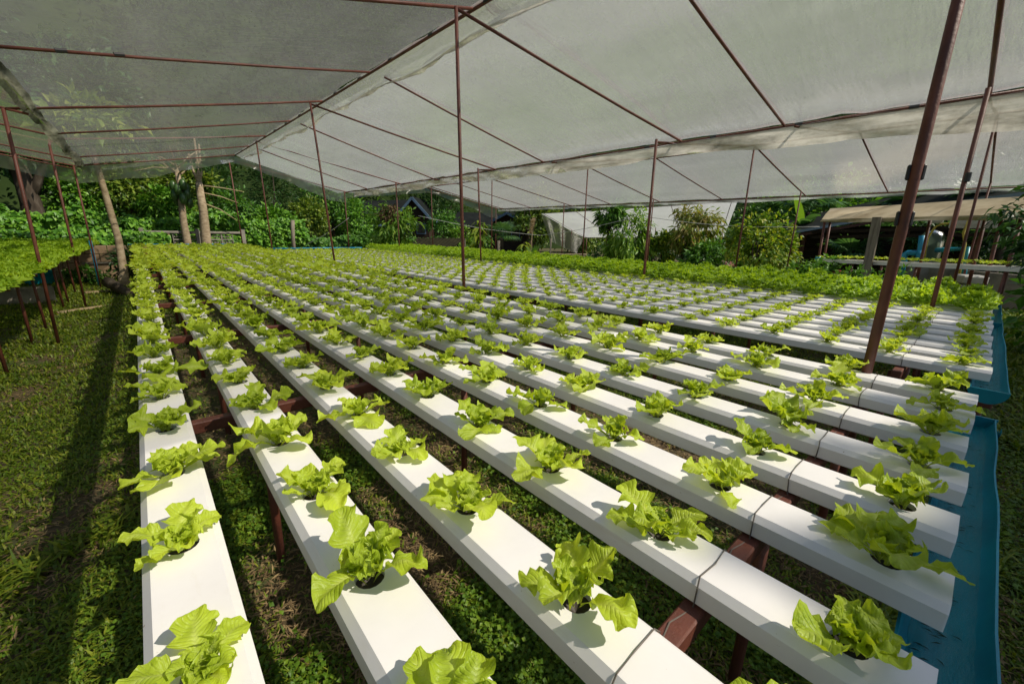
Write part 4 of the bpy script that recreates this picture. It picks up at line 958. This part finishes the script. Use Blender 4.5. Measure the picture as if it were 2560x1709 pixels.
# low corrugated shelter
FIBRE = simple('mossy_fibre_sheet', [(.3, (.018, .018, .009)), (.6, (.045, .042, .02)), (.8, (.085, .075, .04))], 2.5, .9, .4, 0, (1, 1, 1), 8)
def shelter():
    a = at(958*1.0898, 545*1.0898, 32.5); b = at(1066*1.0898, 546*1.0898, 31); c = at(1026*1.0898, 577*1.0898, 28.5); d = at(926*1.0898, 573*1.0898, 30)
    root = thing('corrugated_shelter', (float((a+c)[0]/2), float((a+c)[1]/2), -2.4), 'low shelter with sloping mossy corrugated roof behind the middle bed', 'shelter')
    n = 49; t = np.linspace(0, 1, n)[:, None]; P0 = a+(b-a)*t; P1 = d+(c-d)*t; w = .045*np.sin(np.linspace(0, 12*6.28, n)); G = np.array([P0+(P1-P0)*k for k in np.linspace(0, 1, 4)]); G[:, :, 2] += w
    MB().grid(G).grid(G[::-1]-[0, 0, .02]).build('roof', FIBRE, root, True)
    for p in (a, b, P0[24], c, d, P1[24]): MB().tube([(p[0], p[1], -2.4), (p[0], p[1], p[2]-.04)], .06, 7).build('post', WOOD, root)
    MB().tube([(a+d)/2-[0, 0, .1], (b+c)/2-[0, 0, .1]], .06, 6).build('beam', WOOD, root)
shelter()
# plants of the garden strip
def AT(px, py, R): return at(px*1.0898, py*1.0898, R)
def veg(fn, px, R, *a, **k): p = AT(px, 560, R); return fn(*a, **k)
p = AT(900, 520, 29); tree('mango bush with brown dried patch in front of the house', p[0], p[1], 1.85, (1.65, 1.4, 1.9), 111, 'mango', 1900, .38, cat='mango tree', name='mango_tree', asp=.32, droop=.9, clumps=30, cz=-.05, tr=.09)
p = AT(893, 487, 28.4); rt = thing('dead_vine', tuple(p), 'brown dried tangle of vine on the mango bush', 'dried vine'); crown(p, (.62, .5, .65), 420, .28, 112, LF['brown'], rt, 'tangle', asp=.3, droop=1.2)
p = AT(1015, 520, 36.5); tree('cassava like shrub with spreading leaves right of the gable', p[0], p[1], 1.5, (1.6, 1.3, 1.5), 113, 'mid', 1500, .34, asp=.35, droop=.5, cz=.1)
p = AT(860, 560, 33); tree('low green shrub under the house eaves', p[0], p[1], .1, (1.7, 1.2, .9), 114, 'mid', 1400, .28, cat='shrub', name='shrub')
p = AT(1060, 535, 36); tree('leafy shrub above the corrugated shelter', p[0], p[1], .5, (1.3, .9, .9), 115, 'mango', 800, .3, cat='shrub', name='shrub', cz=-.4)
p = AT(1103, 560, 28); strap('tall corn like plant with arching yellow green leaves by the post', p[0], p[1], -2.4, .75, 70, .8, 116, 'lily', w=.1, heads=4)
p = AT(1205, 575, 27); strap('yellow green dracaena clump beside the pampas plume', p[0], p[1], -2.4, -.3, 60, .65, 117, 'lily', w=.09, heads=4)
p = AT(1150, 560, 28.5); fan_palm('pale fan palm with a torn frond behind the beds', p[0], p[1], -2.4, -.35, .95, 9, 118)
p = AT(1215, 560, 29.5); 
def plume():
    root = thing('pampas_grass', (p[0], p[1], -2.4), 'pampas grass with one pinkish plume', 'pampas grass'); rg = np.random.default_rng(2)
    t = AT(1222, 512, 29.5); MB().tube([(p[0], p[1], -2.4), t-[0, 0, .4]], .03, 5).build('stem', BAMBOO, root)
    n = 240; h = rg.random(n); q = t+np.stack([h*.25-.2, 0*h, h*.95-.75], -1); MB().leaves(q, np.stack([rg.normal(.2, .5, n), rg.normal(0, .5, n), .6+0*h], -1), rg.normal(0, 1, (n, 3)), .28, .04).build('plume', LF['pink'], root)
    n = 120; a = rg.uniform(0, 6.28, n); MB().leaves(np.tile([p[0], p[1], -2.2], (n, 1)), np.stack([np.cos(a)*.5, np.sin(a)*.5, np.ones(n)], -1), rg.normal(0, 1, (n, 3)), 1.5, .06).build('foliage', LF['mid'], root)
plume()
for i, (px, R, lb) in enumerate([(1100, 27, 'thin grey fence stake under the arching leaves'), (1143, 27.5, 'thick grey stump post beside the fan palm'), (1262, 27, 'grey stake left of the hanging torn film')]):
    q = AT(px, 580, R); pipe('garden_stake', [(q[0], q[1], -2.4), (q[0]+.03, q[1], -.75+.2*i)], .1 if i == 1 else .055, lb, 'stake', WOOD, 'stakes in the garden strip')
a = AT(1172, 580, 24.5); b = AT(1345, 584, 21.5); c = (a+b)/2-[0, 0, .04]; pipe('bamboo_rail', [a, c, b], .05, 'thin bamboo rail running low behind the dense bed', 'rail', BAMBOO)
q = AT(1340, 594, 20.5)
def tray():
    root = thing('blue_tub', (q[0], q[1], -2.4), 'bright blue plastic tub lids showing just above the dense bed', 'tub')
    for dx in (-.22, .22): MB().box((q[0]+dx, q[1]-dx*.9, q[2]-.02), (.42, .42, .10), .8, bev=.03).build('lid', BLUE_L, root)
    MB().box((q[0], q[1], (q[2]-2.5)/2), (.8, .5, q[2]+2.3), .8, bev=.05).build('body', BLUE, root)
tray()
# mango trees
for i, (px, R, zt, cr, lb, mt, px2) in enumerate([(1445, 26, 1.75, (1.55, 1.5, 2.0), 'bright green mango tree with drooping leaves in front of the far roof', 'mango', 0), (1400, 27, 1.9, (.9, .9, .9), 'dark mango branch spray at the left of the bright tree', 'mid', 0), (1590, 26.5, 1.75, (1.75, 1.5, 1.35), 'mango tree with bronze drooping young leaves', 'bronze', 0), (1620, 25.5, .0, (1.7, 1.4, 1.2), 'shaded green shrub below the bronze mango', 'mid', 0), (1530, 27, .35, (1.1, 1, 1.0), 'small yellow green bush between the two mango trees', 'yellow', 0)]):
    q_ = AT(px, 540, R); tree(lb, q_[0], q_[1], zt, cr, 120+i, mt, int(900+500*cr[0]), .42 if i < 3 else .26, 'mango tree' if i < 3 else 'shrub', 'mango_tree' if i < 3 else 'shrub', None, .09, asp=.26 if i < 3 else .5, droop=1.0 if i < 3 else .4, clumps=24, clr=.3)
q_ = AT(1745, 560, 23.5); tree('round lime tree speckled with yellow leaves near the shed', q_[0], q_[1], .95, (2.0, 1.7, 1.75), 126, 'yellow', 4200, .21, 'lime tree', 'lime_tree', None, .1, asp=.5, clumps=50, cz=-.5, clr=.25)
q_ = AT(1690, 610, 22.5); tree('low shaded shrub with pink flowers at the foot of the lime tree', q_[0], q_[1], -1.1, (1.0, .8, .6), 127, 'mid', 800, .2, 'shrub', 'shrub')
rt = thing('flower_sprig', tuple(AT(1672, 607, 21.8)), 'cluster of pale pink flowers below the lime tree', 'flowers'); crown(AT(1672, 607, 21.8), (.22, .2, .16), 60, .1, 128, leafmat('pink_petal', [(.5, .18, .28), (.7, .4, .45)], .3), rt, 'blossom', asp=.8)
for i, (px, R, h) in enumerate([(1400, 33, 3.0), (1500, 33, 3.1), (1620, 32, 3.2), (1740, 31, 3.3)]):
    q_ = AT(px, 560, R); tree('dark clipped shrub under the far roof, %s from its torn end' % ORD[i+1], q_[0], q_[1], -.55, (2.2, 1.5, 1.0), 130+i, 'dark', 1500, .28, 'shrub', 'shrub', 'dark shrubs under the far roof')
for i, (px, R, zt, cr, mt, lb) in enumerate([(1790, 40, 4.2, (3, 3, 3.2), 'mid', 'tall dark tree behind the lime tree'), (1900, 38, 4.6, (3, 3, 3.6), 'vine', 'tree hung with bright creeper left of the cream awning'), (2030, 40, 4.5, (3.5, 3, 3.6), 'dark', 'very dark tree above the cream awning'), (1230, 46, 4.8, (2.6, 2.6, 3.2), 'olive', 'olive tree behind the second house'), (1340, 52, 3.3, (3, 3, 3), 'olive', 'distant tree showing left of the far roof'), (1640, 50, 3.2, (5, 4, 3), 'dark', 'distant dark trees above the far roof ridge'), (2200, 38, 5.5, (4, 4, 4.4), 'dark', 'dark tree behind the shed roof'), (2380, 34, 6, (4.5, 4, 4.8), 'dark', 'shadowy tree beyond the right end of the shed'), (1010, 52, 6.5, (3.4, 3, 4.5), 'dark', 'tall dark tree behind the gable')]):
    q_ = AT(px, 540, R); tree(lb, q_[0], q_[1], zt, cr, 140+i, mt, 3000, .42, tr=.2, clumps=36)
# banana
def banana():
    q_ = AT(1838, 540, 30); root = thing('banana_plant', (q_[0], q_[1], -2.4), 'banana plant with one upright pale leaf behind the lime tree', 'banana plant'); rg = np.random.default_rng(3)
    MB().tube([(q_[0], q_[1], -2.4), (q_[0], q_[1], .4)], [.2, .14], 8).build('stem', LF['palm'], root, True)
    for i, (a, e, L) in enumerate([(2.4, 1.3, 2.3), (.3, .9, 2.3), (1.5, .7, 2.3), (3.6, .9, 2.2), (5, .8, 2.3), (2.0, 1.1, 2.1), (4.2, 1.2, 2.2)]):
        t = np.linspace(0, 1, 9); r_ = L*t*math.cos(e)+.2*t*t; z = L*(t*math.sin(e)-(.1 if i == 0 else .55)*t*t); w = .36*np.sin(np.clip(t*.93+.06, 0, 1)*math.pi)**.6
        s_ = np.linspace(-1, 1, 5); c, sn = math.cos(a), math.sin(a)
        G = np.array([[[q_[0]+r_[k]*c-w[k]*v*sn, q_[1]+r_[k]*sn+w[k]*v*c, .3+z[k]+.12*abs(v)] for v in s_] for k in range(9)])
        MB().grid(G).build('leaf', LF['mango' if i < 2 else 'palm'], root, True)
banana()
for i, (px, R, zt, Rr) in enumerate([(2075, 30, .9, 1.5), (2230, 27, 1.1, 1.4), (1960, 26.5, -.9, 1.0), (2130, 25.5, -.5, 1.1), (2300, 25, -.2, 1.2), (1840, 34, 1.6, 1.5)]):
    q_ = AT(px, 560, R); fan_palm('dark fan palm ' + ['rising above the cream awning', 'behind the shed roof beam', 'low behind the timber post', 'beside the water tank', 'behind the pipe posts at right', 'behind the lime tree'][i], q_[0], q_[1], -2.4, zt, Rr, 11, 150+i, 'palm')

# far greenhouse with torn end
G4 = thing('greenhouse', (32, 20, -2.4), 'farther plastic greenhouse with torn film hanging at its open end', 'greenhouse')
ra = AT(1240, 490, 42.5); rb = AT(1692, 462, 31.5); ea = AT(1341, 545, 43.5); eb = AT(1660, 545, 37)
rb = np.array([ra[0], rb[1]*ra[0]/rb[0], rb[2]*ra[0]/rb[0]]) if False else rb
def between(u): return lambda y: tuple(u[0]+(u[1]-u[0])*y)
sheet(between((ra, rb)), between((ea, eb)), 0, 1, 14, 30, .05, 51).build('roof_film', FILM, G4, True)
bar('ridge_pipe', ra, rb, G4); bar('eave_pipe', ea, eb, G4)
for t in (.02, .25, .5, .75, .98): bar('rafter', ra+(rb-ra)*t, ea+(eb-ea)*t, G4)
for t in (.02, .3, .62, .98):
    e = ea+(eb-ea)*t; post(((e[0], e[1], -2.4), tuple(e)), G4, .035)
    m_ = (ra+(rb-ra)*t)*.35+e*.65; post(((m_[0], m_[1], -2.4), tuple(m_)), G4, .03)
tb = AT(1322, 583, 42)
def torn():
    P = np.zeros((14, 22, 3)); L0 = AT(1262, 553, 41.5)
    for j, t in enumerate(np.linspace(0, 1, 22)):
        a = ra+(ea-ra)*t; low = L0*(1-t)+tb*t if t < .8 else tb*(1-(t-.8)/.2)+ea*((t-.8)/.2)
        for i, u in enumerate(np.linspace(0, 1, 14)):
            P[i, j] = a+(low-a)*u+np.array([.03*math.sin(t*26+u*2)*u**.3, -.05*math.sin(t*19)*u**.3, 0])
    MB().grid(P).build('torn_film', FILM_TORN, G4, True)
torn()
# shed, awning and far seedling bed on the right
CREAM = simple('cream_canvas', [(.28, (.09, .07, .05)), (.36, (.34, .27, .17)), (.55, (.50, .42, .28)), (.8, (.60, .53, .38))], 2.2, .85, .2, 0, None, 8)
STEEL = simple('galvanised_sheet', [(.3, (.25, .30, .36)), (.7, (.42, .48, .55))], 4, .45, .1)
def awning():
    tl = AT(1905, 477, 23.0); tr = AT(2420, 448, 18.6); bl = AT(1885, 503, 21.6); br = AT(2440, 489, 16.8)
    root = thing('awning', tuple(bl*[1, 1, 0]+[0, 0, -2.4]), 'cream stained canvas awning roof over the far seedling bed', 'awning')
    sheet(between((tl, tr)), between((bl, br)), 0, 1, 10, 40, .05, 61).build('canopy', CREAM, root, True)
    hang(bl, br, lambda t: .12, 50, 33).build('hem', CREAM, root, True)
    for px, py, R in ((1892, 508, 21.5), (1905, 506, 22), (2135, 500, 19.8), (2262, 495, 18.9), (2300, 495, 18.4), (2345, 492, 17.6)):
        t = AT(px, py, R); post(((t[0], t[1]-.1, -2.35), tuple(t)), root, .045)
awning()
def shed():
    a = AT(1812, 532, 27.5); b = AT(2010, 496, 27); c = AT(2190, 462, 25.5); d = AT(2360, 440, 24)
    root = thing('open_shed', tuple((a+d)/2*[1, 1, 0]+[0, 0, -2.4]), 'dark open shed with a grey sheet metal roof edge behind the awning', 'shed')
    back = np.array([2.6, 1.2, .35]); top = np.array([a, b, c, d]); MB().grid(np.array([top, top+back*2])).grid(np.array([top, top+back*2])[::-1]-[0, 0, .06]).build('roof', ROOF, root)
    MB().tube(top-[0, 0, .06], .09, 4, sq=True).build('roof_edge', STEEL, root); MB().tube(top-[0, 0, .26], .10, 4, sq=True).build('fascia', RUST, root)
    for t_ in (a*.75+b*.25, b*.4+c*.6, d*.7+c*.3): MB().box((t_[0]+.6, t_[1]+.3, (t_[2]-2.6)/2), (.2, .2, t_[2]+2.2)).build('post', RUST, root)
    x0 = AT(1870, 500, 26.5); x1 = AT(2349, 500, 23.5)
    for z in (.28, .02): MB().tube([x0*[1, 1, 0]+[0, 0, z], x1*[1, 1, 0]+[0, 0, z+.25]], .1, 4, sq=True).build('beam', PLANK, root)
    q0 = AT(2060, 600, 24.5); q1 = AT(2420, 600, 21); q0[2] = q1[2] = -1.7
    w = q1-q0; MB().box((q0+q1)/2, (np.linalg.norm(w[:2]), .2, 1.3), math.atan2(w[1], w[0])).build('block_wall', CONC, root)
    bk = [x0+[2.8, 1.2, 0], x1+[2.8, 1.2, 0]]; MB().grid(np.array([[p_*[1, 1, 0]+[0, 0, -2.4] for p_ in bk], [p_*[1, 1, 0]+[0, 0, .6] for p_ in bk]])).build('back_wall', PLANK, root)
shed()
# wooden post, tank, pipes, boxes
t = AT(2013, 498, 19.6); b = AT(1988, 632, 19.6); MBp = MB().tube([b-[0, 0, 1.2], t], .17, 4, sq=True); tag(MBp.build('timber_post', WOOD), 'thick grey square timber post leaning in front of the seedling bed', 'post')
def seedbed():
    a = AT(1878, 594, 21.5); b = AT(2480, 619, 16.6); d = (b-a); L = np.linalg.norm(d[:2]); e = d/L; nrm = np.array([-e[1], e[0], 0]); rg = np.random.default_rng(5)
    root = thing('seedling_bed', tuple(a*[1, 1, 0]+[0, 0, -2.35]), 'narrow raised channel bed of small seedlings under the cream awning', 'seedling bed')
    for k in range(4):
        o = a+nrm*.42*(k-0)*(1 if nrm[0] > 0 else -1); MB().tube([o-[0, 0, .06], o+d-[0, 0, .06]], [.085, .085], 4, sq=True).build('channel', PVC, root)
    for t_ in np.linspace(.06, .97, 7):
        q_ = a+d*t_; MB().tube([(q_[0], q_[1], -2.35), q_-[0, 0, .12]], .035, 7).build('leg', RUST, root, True)
    mb = MB(); at_l = []
    for k in range(4):
        for t_ in np.arange(.15, L, .40):
            if rg.random() < .08: continue
            src = YLO[rg.integers(0, 6)]; o = a+nrm*.42*k*(1 if nrm[0] > 0 else -1)+e*t_; mb.add(np.concatenate(src.v)*.95+o+[0, 0, .05], np.concatenate(src.q)); at_l.append(src.attr)
    o = mb.build('seedling_row', YOUNG, None, True, (a+b)/2*[1, 1, 0]+[0, 0, a[2]], np.concatenate(at_l)); tag(o, 'rows of tiny lettuce seedlings on the raised bed under the awning', 'seedlings', kind='stuff')
    pipe('pipe_cap', [a-e*.08, a+e*.06], .11, 'pale blue pipe end at the left of the seedling bed', 'pipe end', BLUE_L)
seedbed()
GLASS = film_mat('tank_sheet', .45, 0, (.7, .8, .72), (.35, .42, .33))
def tank():
    a = AT(2122, 525, 24); b = AT(2168, 525, 23.6); z0_, z1_ = AT(2140, 597, 24)[2], AT(2140, 528, 24)[2]; c = (a+b)/2; w = np.linalg.norm((b-a)[:2])
    root = thing('water_tank', tuple(c*[1, 1, 0]+[0, 0, z0_]), 'cloudy translucent tank with arched top behind the seedling bed', 'tank')
    th = np.linspace(0, 2*math.pi, 21)[:-1]; prof = [(0, .95), (.05, 1), (.62, 1), (.8, .93), (.93, .7), (1, .15)]
    G = np.array([[[c[0]+math.cos(q)*w*.55*r_, c[1]+math.sin(q)*w*.55*r_, z0_+(z1_-z0_)*h] for q in th] for h, r_ in prof]); mb = MB().grid(G, True); mb.build('body', GLASS, root, True)
    MB().tube([(c[0], c[1], -2.35), (c[0], c[1], z0_)], .5, 12).build('plinth', CONC, root, True)
tank()
pipe('water_pipe', [AT(2066, 632, 22.5), AT(2073, 600, 22.5), AT(2075, 583, 22.5), AT(2082, 580, 22.5), AT(2104, 580, 22.5), AT(2112, 575, 22.5), AT(2116, 540, 22.5)], .1, 'thick blue water pipe with elbows left of the tank', 'pipe', BLUE_L, 'blue water pipes of the shed')
pipe('water_pipe', [AT(2108, 600, 22.4), AT(2110, 575, 22.4)], .1, 'short blue pipe stub beside the tank', 'pipe', BLUE_L, 'blue water pipes of the shed')
pipe('water_pipe', [AT(2205, 660, 21), AT(2218, 570, 21), AT(2165, 573, 22), AT(2150, 574, 23)], .09, 'dark blue standpipe behind the brown posts', 'pipe', BLUE, 'blue water pipes of the shed')
YEL = simple('yellow_hose', [(.3, (.30, .24, .03)), (.7, (.48, .40, .06))], 8, .5)
pipe('hose', [AT(2120, 590, 21.8), AT(2128, 545, 21.8), AT(2146, 520, 21.8), AT(2160, 514, 21.8), AT(2190, 512, 21.5)], .035, 'yellow hose looping over the tank', 'hose', YEL, 'yellow hoses')
pipe('hose', [AT(2196, 655, 20.8), AT(2206, 600, 20.8), AT(2214, 560, 20.8), AT(2210, 535, 20.8), AT(2222, 505, 20.8)], .035, 'yellow hose hanging beside the meter box', 'hose', YEL, 'yellow hoses')
GREYP = simple('grey_plastic', [(.3, (.32, .32, .30)), (.7, (.45, .45, .42))], 6, .5)
def box(px, py, R, w, h, lb, name, cat, m=GREYP, lid=True):
    c = AT(px, py, R); a = math.atan2(c[1], c[0])-math.pi/2; root = thing(name, tuple(c-[0, 0, h/2]), lb, cat)
    MB().box(c, (w, .25, h), a, bev=.02).build('case', m, root)
    f = c-unit(c*[1, 1, 0])*.14; MB().box(f, (w*.9, .03, h*.36), a).build('cover', m, root)
    return root
box(2234, 509, 21.5, 1.15, .42, 'white slotted meter box mounted on the shed post', 'meter_box', 'meter box')
box(2146, 507, 22, .42, .16, 'small white socket box on the shed beam', 'socket_box', 'socket box')
def crate():
    c = AT(2228, 638, 20); root = thing('crate_stack', tuple(c*[1, 1, 0]+[0, 0, -2.3]), 'white plastic baskets stacked under the seedling bed', 'baskets')
    for k in range(4): MB().box((c[0], c[1], -2.1+k*.3), (.75, .6, .26), .3, bev=.04).build('basket', GREYP, root)
crate()
c_ = AT(1892, 626, 21); MBb = MB(); 
def brick_box():
    root = thing('planter', tuple(c_*[1, 1, 0]+[0, 0, -2.35]), 'terracotta planter box at the left end of the seedling bed', 'planter')
    MB().box(c_-[0, 0, .05], (1.1, .5, .36), -.9, bev=.03).build('trough', simple('terracotta', [(.3, (.20, .06, .03)), (.7, (.32, .11, .06))], 5, .8), root)
    MB().box(c_*[1, 1, 0]+[0, 0, (c_[2]-.23-2.35)/2], (1.0, .4, abs(-2.35-c_[2]+.23)), -.9).build('stand', CONC, root); crown(c_+[0, 0, .35], (.7, .5, .35), 300, .22, 160, LF['mid'], root, 'foliage')
brick_box()
# weeds behind the dense bed
for i, (px, R, h) in enumerate([(1865, 17.5, -.75), (1950, 17, -.95), (2060, 16.5, -.9), (1835, 18, -.85), (2000, 17.2, -1.0)]):
    q_ = AT(px, 625, R); tree('wispy weed clump behind the dense bed, %s from the lime tree' % ORD[i+1], q_[0], q_[1], h+.15, (.42, .4, .5), 170+i, 'vine', 230, .17, 'weed', 'weed', 'weeds behind the dense bed', .02, asp=.35, limbs=4)
# dark foreground branch at the right
def branch():
    root = thing('tree', (11.5, -.9, -2.3), 'dark leaning tree with leaves hanging at the right edge', 'tree'); rg = np.random.default_rng(12)
    MB().tube([(12.2, -1.6, -2.4), (11.9, -1.4, -.6), (11.4, -1.0, .5), (10.9, -.4, .9)], [.14, .12, .09, .05], 8).build('trunk', BARK, root, True)
    for s_, c in ((1, AT(2300, 520, 11)), (2, AT(2330, 470, 11.4)), (3, AT(2340, 575, 11.2)), (4, AT(2245, 500, 11))):
        crown(c+np.array([.25, -.35, 0]), (.55, .5, .45) if s_ < 4 else (.3, .3, .2), 150 if s_ < 4 else 60, .2, 180+s_, LF['dark'], root, 'crown', asp=.32, droop=.7, clumps=12)
branch()
tree('dark bush filling the right edge beyond the trough', 13.2, -1.6, -.2, (1.6, 1.3, 1.2), 185, 'mid', 1600, .26, 'shrub', 'shrub')
# things by the left bed
pipe('riser_pipe', [(-1.46, 24, -.65), (-1.47, 24, -1.6), (-1.5, 24, -2.5)], .05, 'bright blue upright pipe at the far corner of the bed across the grass', 'pipe')
def tubs():
    c = np.array([-3.35, 26.0, -2.5]); root = thing('plastic_bin', tuple(c), 'large worn blue plastic bin under the bed across the grass', 'bin')
    th = np.linspace(0, 6.283, 19)[:-1]; G = np.array([[[c[0]+math.cos(q)*r_, c[1]+math.sin(q)*r_*.8, -2.5+h] for q in th] for h, r_ in ((0, .42), (.75, .52), (.77, .58), (.82, .58), (.8, .5), (.1, .4))])
    MB().grid(G, True).build('body', BLUE, root, True)
tubs()
cb = AT(42, 668, 20.5); cb[2] = -2.32; o = MB().box(cb+[0, 0, .05], (1.5, .6, .5), .2, bev=.02).build('concrete_block', CONC); tag(o, 'grey concrete block lying in shade under the bed across the grass', 'concrete block')
a = AT(196, 673, 21.5); b = AT(318, 668, 22.3); pipe('bamboo_pole', [a, (a+b)/2+[0, 0, .02], b], .085, 'thick bare pole propped across by the leaning trunk', 'pole', BAMBOO)
a = AT(251, 660, 21.6); b = AT(318, 696, 18.6); a[2] = -2.1; b[2] = -2.42; P, R2 = limb(a, b, .2, .15, .05, np.random.default_rng(1)); o = MB().tube(P, R2, 9).build('fallen_log', BARK, None, True); tag(o, 'rough grey log lying at the foot of the leaning trunk', 'log')
a = AT(130, 709, 17.2); b = AT(318, 706, 18.2); P, R2 = limb(a, b, .055, .03, .12, np.random.default_rng(6)); P[:, 2] = -2.46; o = MB().tube(P, R2, 7).build('fallen_stick', BAMBOO, None, True); tag(o, 'long dry stick lying on the grass by the near bed', 'stick')
q_ = np.array([.0, 24.5, -2.4]); tree('dark thin leaved bush at the foot of the retaining wall', -.35, 25.6, -1.0, (.9, .6, .75), 190, 'dark', 700, .3, 'shrub', 'shrub', asp=.25)
tree('low green plant tuft beside the blue pipe', -1.9, 25.5, -1.75, (.8, .5, .4), 191, 'mid', 320, .24, 'shrub', 'shrub')
q_ = AT(105, 1105, 5.6); o = MB().box((-1.75, 4.75, -2.46), (.10, .26, .02), .3).build('wood_chip', WOOD); tag(o, 'flat brown scrap of wood on the shaded grass', 'wood scrap')
# wires
def cable(a, b, sag, lb):
    t = np.linspace(0, 1, 14)[:, None]; P = a+(b-a)*t-np.array([0, 0, sag])*np.sin(t*math.pi); pipe('cable', P, .014, lb, 'cable', simple('pale_cable', [(.3, (.4, .4, .38)), (.7, (.55, .55, .52))]), 'thin cables strung behind the beds')
cable(AT(960, 495, 27), AT(1240, 540, 28), .15, 'thin pale cable sagging in front of the house')
cable(AT(1240, 540, 28), AT(1450, 500, 25), .1, 'thin pale cable from the torn film to the mango tree')
cable(AT(700, 562, 28), AT(800, 500, 26.5), .1, 'thin pale cable slanting past the lone grey post')
cable(AT(1480, 497, 24), AT(1880, 520, 23), .2, 'thin pale cable sagging across the mango and lime trees')
